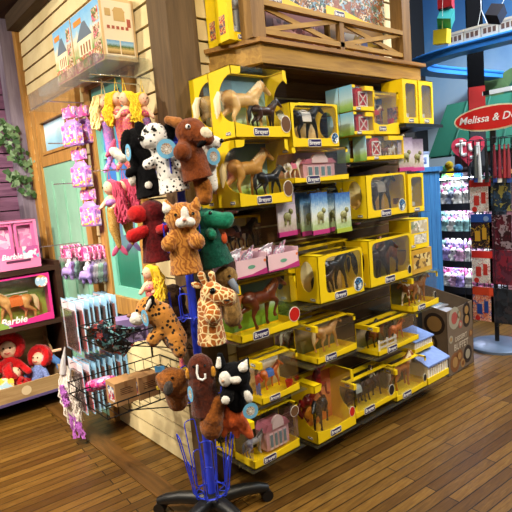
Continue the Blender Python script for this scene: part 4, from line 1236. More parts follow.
# ------------------------------------------------------------------ clear tray shelf and the playhouse boxes
o = thing('acrylic_shelf', 'clear acrylic tray shelf high on the cream wall', 'shelf', (-.15, .7, 2.2))
part('tray', MB().box(-.15, -.49, -.006, .147, .52, 0).box(-.15, -.49, -.1, -.145, .52, 0).box(-.15, -.49, -.1, .147, -.485, 0).box(-.15, .515, -.1, .147, .52, 0), ACR, o)
HB_ = scenic('house_front', [(0, 'c8607a'), (.12, '9a7a5a'), (.25, '7fa05a'), (.4, 'd8c8a0'), (.55, 'e8dcc0'), (.7, '9cc8e4'), (1, '7ab4e0')], wob=.35, scale=9)
HS_ = plain('peach_card', 'e3c08a', .5)
ROOF2 = plain('grey_roof_print', '6a7684', .5); CRM = plain('cream_print', 'efe0bc', .5)
for y0, y1, lab in ((.3, .665, 'nearer playhouse toy box on the clear shelf, side panel showing'), (.675, .95, 'farther playhouse toy box on the clear shelf')):
    o = thing('playhouse_box', lab, 'toy box', (-.205, y0, 2.203), 0, 'playhouse boxes on the clear shelf')
    D = y1 - y0; H = .3
    part('carton', MB().box(0, 0, 0, .185, D, H), HS_, o, bevel=.002)
    f = part('house_picture', MB().box(-.0015, .004, .004, 0, D - .004, H - .004), HB_, o)
    q = MB()
    part('printed_house', MB().box(-.0025, D * .34, .05, -.0015, D * .8, .16), CRM, f)
    part('printed_roof', MB().prism([(D * .3, .155), (D * .84, .155), (D * .72, .2), (D * .6, .235), (D * .5, .235), (D * .42, .2)], -.0027, -.0015, 'yz'), ROOF2, f)
    wq = MB()
    for k in range(4): wq.box(-.0031, D * (.38 + .1 * k), .08, -.0025, D * (.43 + .1 * k), .13)
    part('printed_windows', wq, plain('print_window', '9a6a4a', .5), f)
    part('side_pictures', MB().box(-.0027, .015, .03, -.0015, D * .25, .1).box(-.0027, .015, .115, -.0015, D * .25, .18).box(-.0027, .015, .195, -.0015, D * .25, .26), art('room_print', ['c8483a', 'e8b89a', '8a5a3a', 'f0d8c0', 'd87a8a', '6a8a5a'], 45), f)
    part('printed_figures', MB().box(-.0034, .01, .01, -.0025, D * .95, .075), art('figures_print', ['c8483a', 'e8c8a4', '8a5a3a', 'f0d8c0', 'd87a8a', '7a9a5a', 'b87a4a'], 55), f)
    part('title_block', MB().box(-.003, D * .62, .235, -.0015, D * .9, .262), plain('orange_block', 'e88a3a', .5), f)
    s_ = part('side_panel', MB().box(.012, -.0015, .015, .173, 0, .285), plain('pale_card', 'f0dfc0', .5), o)
    part('side_photo', MB().box(.02, -.003, .03, .088, -.0015, .095).box(.095, -.003, .03, .165, -.0015, .095), scenic('photo_print', [(0, '7a5a2a'), (.3, 'd8b878'), (.55, '4a6a2a'), (.75, '9cc4e0'), (1, '6aa0d0')], wob=.4, scale=14), s_)
    hp = MB().box(.07, -.003, .19, .13, -.0015, .235).prism([(.065, .235), (.135, .235), (.12, .255), (.08, .255)], -.003, -.0015).box(.025, -.003, .21, .055, -.0015, .245)
    part('product_drawing', hp, plain('drawing_tan', 'c9a76a', .5), s_)
    it = MB()
    for k in range(5): it.box(.03 + k * .025, -.003, .15, .045 + k * .025, -.0015, .165)
    it.box(.14, -.003, .165, .16, -.0015, .205)
    part('item_drawings', it, plain('drawing_red', 'a8503a', .5), s_)

# ------------------------------------------------------------------ packs hung on the left wall
PINKP = art('pack_print', ['e88ac4', 'c86ab4', '8a5ab4', 'f0c8e0', 'e8b04a', 'd84a9a'], 40, .3)
VIO = plain('violet_vinyl', 'b07ac4', .35); PNK = plain('pink_vinyl', 'e08ac0', .35)


def toy_pack(p, label):
    o = thing('toy_pack', label, 'toy pack', p, -PI / 2 + .25, None, None)
    o['group'] = 'pink toy packs on wall hooks'
    part('pouch', MB().box(-.07, -.025, 0, .07, .025, .125).ell((0, 0, .12), (.066, .025, .035)), VIO, o, bevel=.012)
    part('front_picture', MB().box(-.062, -.029, .01, .062, -.025, .115), PINKP, o)
    for sx in (-.071, .071): part('side_picture', MB().box(sx - .0007, -.02, .01, sx + .0007, .02, .11), PINKP, o)
    part('top_tag', MB().box(-.06, -.012, .165, .06, .012, .225), PINKP, o, bevel=.012)
    part('strap', MB().tube([(-.04, 0, .14), (-.035, 0, .2), (0, 0, .24), (.035, 0, .2), (.04, 0, .14)], .005, 8), PNK, o)


for p, lab in ((at(74, 146, x=-.17), 'topmost pink and violet toy pack beside the door'), (at(86, 144, x=-.07), 'violet toy pack hanging just behind the topmost one'), (at(83, 187, x=-.14), 'middle pink and violet toy pack beside the door'), (at(92, 226, x=-.11), 'lowest pink and violet toy pack beside the door')):
    toy_pack(p, lab)
for z in (2.12, 1.875, 1.635): tag(part('wall_hook', MB().cyl((0, .98, z), (-.3, .98, z), .0035), CHROME), 'chrome wall hook of the ' + {2.12: 'topmost', 1.875: 'middle', 1.635: 'lowest'}[z] + ' pink toy pack', 'hook', 'wall hooks of the pink packs')

PCARD = art('pony_card', ['e86aa8', 'f4c0d8', 'c83a8a', 'f8e0ec', '7a2a4a'], 30, .3)
PTEAL = fur('pony_teal', 'b4e4d8', '94ccc0'); PVIO = fur('pony_violet', 'b49ae0', '9478c8'); PWH = fur('pony_white', 'eeeaf2', 'd4d0dc')
rows = [(1.34, -.155 + .038 * i, (PVIO, PTEAL, PWH, PTEAL)[i % 4], i) for i in range(5)] + [(1.0, -.165 + .034 * i, (PVIO, PWH, PTEAL, PVIO)[i % 4], i) for i in range(5)]
NM = {PVIO.name: 'violet', PTEAL.name: 'teal', PWH.name: 'white'}
ORD = ['front', 'second', 'third', 'fourth', 'rearmost']
for y, x, mt, i in rows:
    lab = ('%s bagged pony, %s on the ' % (NM[mt.name], ORD[i])) + ('left hook before the teal door' if y > 1.2 else 'right hook beside the window')
    o = thing('pony_pack', lab, 'toy pack', (x, y, 1.0), -PI / 2 + .2, 'bagged ponies on wall hooks')
    part('header_card', MB().box(-.065, -.002, .15, .065, .002, .235), PCARD, o)
    part('bag', MB().box(-.085, -.012, 0, .085, -.011, .165).box(-.085, .011, 0, .085, .012, .165), FILM, o)
    og('pony', C(((-.03, 0, .06), (.03, 0, .06), .028, .028), ((.03, 0, .07), (.05, 0, .11), .02, .02), ((-.03, 0, .05), (-.04, 0, .01), .013, .012), ((.03, 0, .05), (.035, 0, .01), .013, .012), ((-.045, 0, .07), (-.075, 0, .03), .016, .012)), mt, o, 1, .006, 3, .001)
    part('mane', MB().ell((.035, -.005, .12), (.02, .016, .028)).ell((.01, -.004, .1), (.022, .016, .018)), PWH if mt is not PWH else PVIO, o)
for y in (1.36, .98): tag(part('wall_hook', MB().cyl((0, y, 1.245), (-.31, y, 1.245), .0035), CHROME), 'chrome wall hook of the bagged ponies ' + ('before the teal door' if y > 1.2 else 'beside the window'), 'hook', 'wall hooks of the ponies')

EDGE = plain('pale_blue_card', '9fcdec', .4); FACE = art('doll_pack_print', ['f0ecf0', 'e4d8e4', 'e8e4ec', 'f2d8e0', 'c8dcea', 'f4f0f2', 'd86a7a'], 16, .35); BLIS = plain('blister_dark', '5c4a4a', .25, var=.4, vs=20); PACKR = plain('blister_red', '7a4640', .3, var=.4, vs=20)
PORD = ['first', 'second', 'third', 'fourth', 'fifth', 'sixth', 'seventh', 'eighth', 'ninth', 'tenth']
for z, nm, y in ((.605, 'upper', .98), (.215, 'lower', 1.0)):
    for i in range(9):
        o = thing('doll_pack', '%s doll pack from the front in the %s row, white card with pale blue edge' % (PORD[i], nm), 'toy pack', (-.31 + .035 * i, y - .01 * (i % 2), z - .004 * (i % 3)), -PI / 2 + .05 * (i % 3) - .03, 'doll packs in two hanging rows')
        part('card', MB().box(-.13, -.001, 0, .13, .0015, .325), EDGE, o)
        part('front_print', MB().box(-.122, -.002, .01, .122 if i < 2 else .06, -.001, .315), FACE, o)
        part('blister', MB().box(-.04, -.02, .03, .11, -.002, .27), PACKR if i % 3 == 1 else BLIS, o, bevel=.006)
        part('clear_cover', MB().box(-.1, -.0225, .02, .118, -.0215, .28), FILM, o)
    tag(part('wall_hook', MB().cyl((0, y, z + .315), (-.34, y, z + .315), .0035), CHROME), 'chrome wall hook of the %s doll pack row' % nm, 'hook', 'wall hooks of the doll packs')

# long fluffy unicorn tail
o = thing('dress_up_tail', 'long white and violet fluffy tail with a silver horn hanging beside the doll packs', 'plush toy', at(68, 372, x=-.36))
K = (o.location - CAM).dot(CF) / 512
o.rotation_euler.z = RZ
wf = MB()
for i in range(90):
    a = rnd() * 2 * PI; r_ = 7.5 * math.sqrt(rnd())
    x, y = r_ * math.cos(a), r_ * math.sin(a) * .6
    wf.tube(strand((x * .3 - 2, y * .3, 6), (x * .9 + 2, y, -46 - 12 * rnd()), 1.8, 12, (x * .5 - 3, y * .6, 0), 2 + rnd()), [.5] + [.75] * 11 + [.25], 5)
ob('fluffy_hair', wf, plain('white_hair', 'e6dad0', .9, sheen=.4), o, K)
vf = MB()
for i in range(24):
    x = 4 * rnd() - 3; y = -4 * rnd() - 1.5
    vf.tube(strand((x - 3, y - 6, -10), (x - 1, y - 5, -32), 1.5, 6), .7, 5)
for i in range(22):
    x = 5 * rnd() - 2
    vf.tube(strand((x - 1, -4, -40), (x * 2.2 + 3, -3, -64 - 6 * rnd()), 1.2, 7), .8, 5)
ob('violet_streaks', vf, plain('violet_foil', 'b46ac0', .35), o, K)
ob('silver_horn', MB().tube([(-4, -3, 0), (-2, -4, 12), (2, -4, 27)], [3.4, 2.4, .5], 10), plain('pearl_silver', 'dcd8dc', .3, .3), o, K)

# ------------------------------------------------------------------ black wire shelves on the left wall
def wire_shelf(x0, x1, y0, y1, z, label, lip=.06):
    o = thing('wire_shelf', label, 'shelf', ((x0 + x1) / 2, (y0 + y1) / 2, z), 0, 'black wire shelves')
    X, Y = (x1 - x0) / 2, (y1 - y0) / 2
    part('rim', MB().tube([(-X, -Y, 0), (X, -Y, 0), (X, Y, 0), (-X, Y, 0)], .0035, 6, closed=True).tube([(-X, -Y, lip), (X, -Y, lip), (X, Y, lip), (-X, Y, lip)], .0035, 6, closed=True), BLKWIRE, o)
    g = MB()
    n = int((x1 - x0) / .05)
    for i in range(n + 1):
        x = -X + 2 * X * i / n
        g.tube([(x, -Y, lip), (x, -Y, 0), (x, Y, 0), (x, Y, lip)], .0018, 5)
    n = int((y1 - y0) / .1)
    for i in range(n + 1):
        y = -Y + 2 * Y * i / n
        g.tube([(-X, y, lip), (-X, y, 0), (X, y, 0), (X, y, lip)], .0018, 5)
    part('wire_grid', g, BLKWIRE, o)
    for sy in (-Y + .02, Y - .02): part('bracket', MB().tube([(X, sy, -.12), (-X * .6, sy, 0)], .003, 6), BLKWIRE, o)
    return o


wire_shelf(-.55, -.02, -.03, .43, .55, 'lower black wire shelf holding the kraft boxes')
wire_shelf(-.5, -.02, -.05, .32, .85, 'upper black wire shelf holding the bagged packs')
tag(part('wall_hook', MB().cyl((-.02, .52, .58), (-.02, .52, .73), .005).tube([(-.02, .52, .72), (-.05, .52, .735), (-.06, .52, .72)], .004, 6), BLKWIRE), 'short black upright hook on the siding above the kraft boxes', 'hook')
LBL = art('kraft_label', ['e8ecf0', 'c8384a', '3a4a8a', 'f2f0ec'], 40)
for px, py, lab in ((118, 408, 'nearer kraft shipping box with printed lines on the wire shelf'), (141.5, 401.5, 'kraft shipping box to the right of the nearer one')):
    p = at(px, py, z=.556)
    o = thing('kraft_box', lab, 'box', p + Vector((.055, .06, 0)), .0, 'kraft boxes on the wire shelf')
    part('carton', MB().box(-.055, -.05, 0, .055, .05, .11), CARDB, o, bevel=.002)
    ln = MB()
    for k in range(4): ln.box(-.03, -.051, .05 + .009 * k, .035 - .012 * (k % 2), -.05, .053 + .009 * k)
    part('printed_lines', ln, plain('print_brown', '5a3c22', .7), o)
    part('side_label', MB().box(-.056, -.035, .02, -.055, .03, .09), LBL, o)
    part('tape', MB().box(-.008, -.0512, .085, .008, -.05, .105).box(-.008, -.051, .105, .008, .05, .1058), plain('tape_tan', 'a8794a', .3), o)
o = thing('kraft_tray', 'flat tan carton lying on the upper wire shelf', 'box', at(150, 338, z=.845), RZ + .42)
part('carton', MB().box(-.12, -.0, 0, .12, .15, .07), plain('tan_card', 'c2a070', .8, var=.06, vs=20), o, bevel=.003)
o = thing('purple_box', 'lilac box with clear front on the upper wire shelf', 'toy box', at(134, 342, z=.846), RZ + .3)
part('carton', MB().box(-.07, 0, 0, .07, .1, .11), plain('lilac_card', 'a48cc8', .5), o, bevel=.003)
part('front_picture', MB().box(-.06, -.001, .01, .06, 0, .075), art('lilac_print', ['8a7aa8', '5a4a6a', 'b8a8cc', '6a5a72'], 30), o)
FOILB = art('bag_print', ['15171c', '2a3a44', '7ab0b8', '101216', '8a3a3a', 'b8c0c8', '202430', '181a20', '4a8088', '14161a'], 38, .25)
for i, (px, py, tlt, rz, lab) in enumerate(((104, 338, .5, .2, 'crumpled black bagged pack at the left end of the upper wire shelf'), (112, 334, .8, -.4, 'black and teal bagged pack standing behind the left one'), (120, 340, .4, .5, 'black bagged pack leaning by the lilac box'), (110, 346, .3, .1, 'flat black bagged pack at the front edge of the upper wire shelf'))):
    p = at(px, py, z=.862)
    o = tag(part('bagged_pack', MB().ell((0, 0, .02), (.08, .02, .055), rotm(.3, .4, 0)).box(-.08, -.006, -.01, .08, .006, .075, rotm(tlt, .5 * (i % 2), 0)), FOILB, None, p, (tlt * .3, .2, RZ + rz), bevel=.002), lab, 'toy pack', 'bagged packs on the upper wire shelf')
o, K = px_thing('plush_seal', 'small white plush with a tan snout on the upper wire shelf', 'plush toy', 140, 322, 2.45)
og('body', C(((0, 0, 0), (8, 6, 6)), ((4, 0, -4), (10, 0, -10), 7, 7)), WFUR, o, K); og('snout', C(((-8, -2, 1), (4, 3.5, 3))), CREAMF, o, K, 1.0)
o, K = px_thing('bagged_pony', 'bright pink and violet bagged pony lying on the lower wire shelf', 'toy pack', 97, 384, 2.72)
og('body', C(((-6, 0, -2), (12, 0, 2), 6, 6), ((12, 0, 3), (17, 0, 5), 4, 3)), art('foil_pink', ['d83a8a', 'e870a8', '7a4ab8', 'f0a0c8', 'c82a78'], 40, .3), o, K, 1.4)
ob('bag', MB().ell((2, 0, 0), (17, 7, 7)), FILM, o, K)
for px, py, lab in ((160, 372, 'left small doll card hanging below the leopard'), (181, 352, 'right small doll card hanging beside the blue pole')):
    o, K = px_thing('doll_card', lab, 'toy pack', px, py, 2.42, 'small doll cards'); K2 = K
    ob('header', MB().box(-5, 0, 0, 5, .4, 6), plain('card_blue', '5aa4dc', .4), o, K)
    ob('doll', MB().ell((0, -1.5, -4), (2, 2, 2.4)).cyl((0, -1.5, -6), (0, -1.5, -14), 2, 3), SEQ, o, K)
    ob('bubble', MB().box(-5, -4, -16, 5, 0, 0), FILM, o, K)
    ob('yellow_base', MB().box(-4.5, -3.5, -17, 4.5, 0, -14), plain('yellow_base', 'e0c03a', .5), o, K)
    ob('hang_hook', MB().tube([(5, 0, 2), (9, 0, 8), (13, 0, 2)], .5, 6), BLKWIRE, o, K)
# ------------------------------------------------------------------ far left: dark shelf unit with dolls
DKW = wood('dark_shelf_wood', '2a1812', '44281c', 'x', rough=.5)
U = thing('shelf_unit', 'dark brown wooden shelf unit against the purple wall', 'shelf', (-.65, 2.0, 0))
part('side_panel', MB().box(.55, -.22, 0, .59, .31, 1.1), DKW, U)
for z in (1.068, .662, .139): part('shelf_board', MB().box(-1.2, -.22, z - .035, .55, .31, z), DKW, U, bevel=.002)
part('back_board', MB().box(-1.2, .3, 0, .55, .31, 1.1), DKW, U)
HOT = plain('hot_pink_card', 'e0328e', .4); BPK = plain('pink_closet', 'e983b4', .4); WHT = plain('logo_white', 'fbf4f8', .4)


def rotpart(*a, **k): return part(*a, **k)


def closet(x, z, label):
    o = thing('closet_box', label, 'toy box', (x, 1.8, z), 0, 'pink closet boxes')
    w, h, d = .33, .36, .16
    part('carton', MB().ring(0, 0, w, h, [(.02, .1), (w - .02, .1), (w - .02, h - .02), (.02, h - .02)], 0, .004).box(0, .004, 0, .004, d, h).box(w - .004, .004, 0, w, d, h).box(0, d - .004, 0, w, d, h).box(0, 0, 0, w, d, .004).box(0, 0, h - .004, w, d, h), BPK, o)
    for q in (0, 1):
        dd = part('closet_door', MB().ring(.022 + q * w * .46, .1, .022 + q * w * .46 + w * .42, h - .022, [(.04 + q * w * .46, .16), (q * w * .46 + w * .42, .16), (q * w * .46 + w * .42, h - .04), (.04 + q * w * .46, h - .04)], .01, .018), plain('closet_rose', 'd96aa4', .35), o)
    part('inside', MB().box(.02, .05, .1, w - .02, .054, h - .02), art('closet_print', ['e8a8cc', 'd884b8', 'c868a4', 'f0c8de'], 18), o)
    part('front_picture', MB().box(.21, -.002, .075, w - .01, 0, .165), art('doll_faces', ['8ac4dc', 'e84a9c', 'f0d8e4', '6a3a5a', 'f4f0f4', 'b85a9a'], 24), o)
    letters('Barbie', .055, WHT, o, (w * .4, -.003, .1), shear=.25, bold=.001)
    part('shoe_strip', MB().box(.09, -.0025, .055, .26, -.0005, .072), plain('dark_strip', '5a2a4a', .4), o)
    return o


closet(-.515, 1.07, 'pink doll closet box with two doors on the top board')
closet(-.86, 1.07, 'pink doll closet box cut by the left picture edge')
o = thing('closet_box', 'small pink doll box higher on the purple wall at the left edge', 'toy box', (-.62, 2.05, 1.5))
part('carton', MB().box(0, 0, 0, .17, .2, .2), plain('pale_pink_box', 'd9a8c0', .5), o, bevel=.003); part('front_picture', MB().box(.01, -.002, .05, .16, 0, .19), art('closet_print2', ['c8b0a4', 'b89a98', 'd8c4c0'], 12), o); part('pink_band', MB().box(0, -.003, 0, .17, 0, .05), HOT, o)
letters('Barbie', .03, WHT, o, (.06, -.004, .025), shear=.25)
o = thing('wall_shelf', 'small wooden wall shelf under the small pink doll box', 'shelf', (-.62, 2.1, 1.497))
part('board', MB().box(-.4, -.1, -.02, .2, .2, -.001), DKW, o)

# doll horse box
o = thing('doll_horse_box', 'big pink framed box with a tan doll horse wearing an orange saddle', 'toy box', (-.7, 1.78, .664))
w, h, d = .55, .36, .14
part('carton', MB().ring(0, 0, w, h, [(.012, .05), (w * .3, .045), (w * .6, .035), (w - .02, .06), (w - .02, h - .03), (w - .05, h - .015), (.012, h - .015)], 0, .004).box(w - .004, .004, 0, w, d, h).box(0, .004, 0, .004, d, h).box(0, 0, 0, w, d, .004).box(0, d - .004, 0, w, d, h).box(0, 0, h - .004, w, d, h), HOT, o)
part('backdrop', MB().box(.005, d - .008, .005, w - .005, d - .005, h - .005), scenic('meadow_print', [(0, '7fae3a'), (.35, '9cb84a'), (.6, '6a8a4a'), (.8, '8a9a6a'), (1, '5f7a52')], wob=.5, scale=12), o)
part('fence_picture', MB().box(.2, d - .012, .2, .42, d - .008, .206).box(.2, d - .012, .22, .42, d - .008, .226), WHITE, o)
part('window', MB().box(.006, .0045, .04, w - .006, .005, h - .01), FILM, o)
letters('Barbie', .07, WHT, o, (w * .48, -.0015, .045), shear=.25, bold=.0015)
part('corner_badge', MB().lathe([(.045, 0), (.045, .002)], 24, Matrix.Translation((w - .06, -.001, h - .06)) @ FRONT), art('badge_lilac', ['dfe8f4', 'f0f0f4', 'a8c8e4', 'e89a5a'], 26), o)
part('lower_picture', MB().prism([(.01, 0), (.25, 0), (.2, .04), (.1, .07), (.01, .06)], -.002, 0), art('lower_print', ['8aa84a', 'b8a04a', 'e8d89a', '5a8ac4'], 20), o)
h_ = toy_horse('lightbay', (-.39, 1.86, .675), .215, -1, 'tan doll horse with a pink bridle and orange saddle in the pink framed box', blanket='c8641e')
dl = doll_rider((-.64, 1.85, .735), .34, 'denim clad doll beside the tan horse in the pink framed box', '5a7a9a', 'b82a3a', '7a4a22', ride=False); dl.location.z = .85

# crates with red haired cloth dolls
CRW = wood('crate_wood', '8f7048', 'b8966a', 'x', rough=.7)
o = thing('display_crate', 'low wooden display crate with a printed front holding red cloth dolls', 'crate', (-.55, 1.9, .14))
part('front_panel', MB().box(-.6, -.16, .0, .4, -.145, .108), CRW, o, bevel=.003)
part('back_panel', MB().box(-.6, .18, 0, .42, .195, .42), CRW, o, bevel=.003)
part('base', MB().box(-.6, -.145, 0, .4, .18, .02), CRW, o)
part('end_panel', MB().prism([(-.145, 0), (.18, 0), (.18, .38), (-.145, .108)], .385, .4, 'yz'), CRW, o)
for k, (x, cc) in enumerate(((-.1, 'b06a5a'), (.12, 'd8c09a'), (-.33, 'b85a4a'))): part('printed_doll', MB().lathe([(.035, 0), (.035, .001)], 16, Matrix.Translation((x, -.161, .055)) @ FRONT), plain('print_' + cc, cc, .7), o)
part('purple_edge', MB().box(-.6, -.165, -.02, .42, -.145, .0), plain('purple_edge', '5a4a7a', .6), o)
RY = fur('red_yarn', 'd3161c', '96080e'); CLO = plain('blue_gingham', '6a7ab0', .9, var=.5, vs=90)


def cloth_doll(x, y, z, s, label, rz, tilt, dress):
    o = thing('cloth_doll', label, 'doll', (x, y, z), rz, 'red haired cloth dolls'); o.rotation_euler.x = tilt
    og('body', C(((0, 0, .0), (0, 0, .1), .05, .04), ((-.04, 0, .09), (-.1, -.03, .03), .022, .02), ((.04, 0, .09), (.1, -.03, .03), .022, .02)), dress, o, s, .008, 3)
    og('leg', C(((-.03, -.02, 0), (-.05, -.06, -.01), .024, .022)), RY, o, s, .007, 3); og('leg', C(((.03, -.02, 0), (.05, -.06, -.01), .024, .022)), RY, o, s, .007, 3)
    ob('head', MB().ell((0, -.005, .17), (.05, .045, .052)), SKIN, o, s)
    def hr(b):
        b.ell((0, .02, .185), (.065, .045, .065))
        for i in range(26):
            a = PI * (i / 25) * 1.5 - .78
            b.ell((.068 * math.cos(a), -.01 + .03 * (i % 2), .185 + .066 * math.sin(a)), .026, seg=8, rings=6)
    og('yarn_hair', hr, RY, o, s, .008, 2, .004)
    ob('eye', MB().ell((-.018, -.05, .18), .006), GLOSS, o, s); ob('eye', MB().ell((.018, -.05, .18), .006), GLOSS, o, s)
    ob('mouth', MB().tube([(-.016, -.05, .153), (0, -.053, .148), (.016, -.05, .153)], .0025, 6), RED, o, s)
    return o


cloth_doll(-.475, 1.93, .25, 1.3, 'largest red haired cloth doll at the left of the crate', -.4, -.2, RY)
cloth_doll(-.31, 1.86, .185, 1.05, 'red haired cloth doll in a blue dress at the right of the crate', -.9, -.3, CLO)
cloth_doll(-.4, 1.84, .165, .9, 'small red haired cloth doll lying between the two bigger ones', 1.0, -.5, RY)
o = thing('cloth_doll', 'doll lying on its side with blue jeans and black shoe at the crate end', 'doll', (-.2, 1.87, .31))
og('jeans', C(((0, 0, .05), (.05, -.03, .0), .03, .026), ((.05, -.03, 0), (.05, -.04, -.05), .024, .02)), plain('denim', '4a78b8', .9, var=.2, vs=80), o, 1, .006)
og('shirt', C(((-.06, 0, .04), (-.02, 0, .06), .035, .035)), plain('pink_shirt', 'd8a0a8', .9), o, 1, .006)
ob('shoe', MB().ell((.06, -.05, -.08), (.03, .018, .014)), BLACK, o, 1); ob('arm', MB().cyl((.0, 0, .085), (.09, -.01, .085), .012), SKIN, o, 1)
o = thing('gift_card', 'pale folded picture card at the left edge of the crate', 'card', (-.55, 1.82, .2)); o.rotation_euler = (-.2, 0, -.4)
part('card', MB().box(-.06, -.003, 0, .06, .003, .1), art('card_print', ['f0e4c8', 'e8c84a', 'd8a08a', 'a8c8d8'], 24), o)

# ivy
o = thing('ivy_garland', 'trailing green ivy hanging on the purple boards', 'ivy', (-.12, 2.18, 1.9))
st = MB(); lf = [MB(), MB()]
for (a, b_) in (((-.14, .0, .28), (-.0, -.02, .17)), ((-.1, .0, .26), (.05, -.02, -.02)), ((-.12, .01, .12), (.07, -.02, -.1)), ((-.1, .0, -.12), (.06, -.02, -.2)), ((-.08, .0, -.16), (.05, -.03, -.3)), ((-.2, .02, .24), (-.08, .0, .1))):
    a = Vector(a); b_ = Vector(b_)
    pts = [a.lerp(b_, k / 6) + Vector((.015 * math.sin(k * 2), 0, -.02 * math.sin(k / 6 * PI))) for k in range(7)]
    st.tube(pts, .003, 5)
    for i in range(22):
        k = rnd()
        p = a.lerp(b_, k) + Vector(((rnd() - .5) * .06, -.005 - rnd() * .02, (rnd() - .5) * .07))
        s = .016 + .016 * rnd()
        M = Matrix.Translation(p) @ rotm(rnd() * 1.2 - .6, rnd() * 6.3, rnd() - .5)
        lf[i % 2].prism([(0, -s), (s * .5, -s * .5), (s * 1.05, -s * .35), (s * .6, s * .2), (s * .45, s * .7), (0, s * 1.15), (-s * .45, s * .7), (-s * .6, s * .2), (-s * 1.05, -s * .35), (-s * .5, -s * .5)], -.0008, .0008, 'xz', M)
part('stems', st, plain('ivy_stem', '4a4a24', .7), o); part('leaves', lf[0], plain('ivy_green', '2c4f26', .5, var=.3, vs=30), o); part('pale_leaves', lf[1], plain('ivy_pale', '64805a', .5, var=.3, vs=30), o)

# ------------------------------------------------------------------ right background
MU = NT('mural'); v = MU.coord('Object')
f = MU.noise(v, .8, 5, .6)
s = MU.n('SeparateXYZ'); MU.l(v, s.inputs[0])
ml = MU.n('Math', operation='MULTIPLY_ADD'); MU.l(f, ml.inputs[0]); ml.inputs[1].default_value = 1.6; MU.l(s.outputs[2], ml.inputs[2])
mr = MU.n('MapRange'); MU.l(ml.outputs[0], mr.inputs[0]); mr.inputs[1].default_value = 1.5; mr.inputs[2].default_value = 6
MU.set(.8, 0, .2, 0, MU.ramp(mr.outputs[0], [(0, 'a8b8c0'), (.3, 'b4c4cc'), (.45, '8fb0cc'), (.6, '4a7cac'), (.75, '386498'), (1, '1d3050')]))
struct('wall_front', MB().box(6.0, -6, 0, 6.1, 4, 4.6), MU.m)
MH = MB()
for i, (y, zz, r_) in enumerate(((.95, 2.55, .4), (1.3, 2.5, .28), (.45, 2.6, .35))): MH.prism([(y + r_ * math.cos(a) * (1 + .1 * math.sin(3 * a)), 2.35 + (zz - 2.0) * math.sin(a) * .9) for a in [PI * k / 14 for k in range(15)]], 5.985 - .003 * i, 6.0, 'yz')
tag(part('trim_7', MH, plain('hill_green', '5f8050', .8, var=.4, vs=3)), kind='structure')
struct('wall_side', MB().box(1.84, 2.3, 0, 6.1, 2.4, 4.6), plain('black_wall', '0c0d10', .8))
# dark upright between ledge end and mural
struct('trim_6', MB().box(1.86, -.02, 0, 1.98, .06, 4.6), plain('black_trim', '0e0d0d', .7))
# blue pilaster
BP = wood('blue_boards', '2a5f96', '3d7fb8', 'z', rough=.6)
o = thing('blue_cabinet_end', 'blue painted board end of a cabinet behind the yellow boxes', 'cabinet', (2.62, .36, 0))
b = MB()
for i in range(4): b.box(-.08 + i * .082, -.05, 0, -.002 + i * .082, .4, 1.53)
part('boards', b, BP, o); part('cap', MB().box(-.1, -.07, 1.53, .27, .42, 1.57), BP, o, bevel=.004)
# column
o = thing('shop_column', 'black painted column with a red lower block by the mural', 'column', (at(475.5, 70, x=4.25).x, at(475.5, 70, x=4.25).y, 0)); tag(o, kind='structure'); o.rotation_euler.z = .55
part('shaft', MB().box(-.078, -.078, 2.4, .078, .078, 4.6), plain('column_black', '060608', .9, spec=.1), o); part('red_block', MB().box(-.082, -.082, 1.95, .082, .082, 2.4), plain('column_red', 'c3201e', .5), o); part('foot', MB().box(-.078, -.078, 0, .078, .078, 1.95), plain('column_grey', '2e3036', .6), o)
# hanging letter blocks
for c, px, py, d, rx, lab in (('b3161c', 446, 3, 4.6, (0, .1, .3), 'red hanging block at the top of the string'), ('2f9c98', 446, 19, 4.6, (.3, .6, .5), 'teal hanging block in the middle of the string'), ('e0c41c', 442, 37, 4.6, (.1, -.1, .2), 'yellow hanging block at the bottom of the string'), ('2c282e', 496, 14, 4.6, (.4, .5, .2), 'dark grey hanging block beside the column')):
    o = thing('hanging_block', lab, 'block', at(px, py, d=d), 0, 'hanging blocks', rx)
    part('block', MB().box(-.06, -.06, -.06, .06, .06, .06), plain('block_' + c, c, .5), o, bevel=.004)
    part('string', MB().cyl((0, 0, .07), (-.02, 0, .5), .002), WHITE, o)
# track and train
TRK = plain('track_blue', '3a8ee8', .4)
o = thing('overhead_track', 'blue overhead toy train track curving round above the shop floor', 'track', (4.3, .9, 2.75))
pts = [(4.05, -.9), (4.02, -.2), (3.97, .3), (3.93, .75), (4.02, 1.15), (4.25, 1.32), (4.55, 1.35), (5.1, 1.3), (5.6, 1.22), (5.9, 1.18)]


def smooth(P, n=6):
    out = []
    for i in range(len(P) - 1):
        p0 = P[max(i - 1, 0)]; p1 = P[i]; p2 = P[i + 1]; p3 = P[min(i + 2, len(P) - 1)]
        for k in range(n):
            t_ = k / n
            out.append(tuple(.5 * (2 * b_ + (c - a) * t_ + (2 * a - 5 * b_ + 4 * c - d_) * t_**2 + (3 * b_ - a - 3 * c + d_) * t_**3) for a, b_, c, d_ in zip(p0, p1, p2, p3)))
    return out + [P[-1]]


sp_ = [Vector((x, y, 0)) for x, y in smooth(pts)]


def ribbon(b, path, hw, z0, z1):
    L_, R_ = [], []
    for i, p in enumerate(path):
        t_ = (path[min(i + 1, len(path) - 1)] - path[max(i - 1, 0)]).normalized()
        n_ = Vector((-t_.y, t_.x, 0))
        L_.append(p + n_ * hw); R_.append(p - n_ * hw)
    for i in range(len(path) - 1):
        q = [L_[i], L_[i + 1], R_[i + 1], R_[i]]
        b.prism([(v_.x, v_.y) for v_ in q], z0, z1, 'xy')


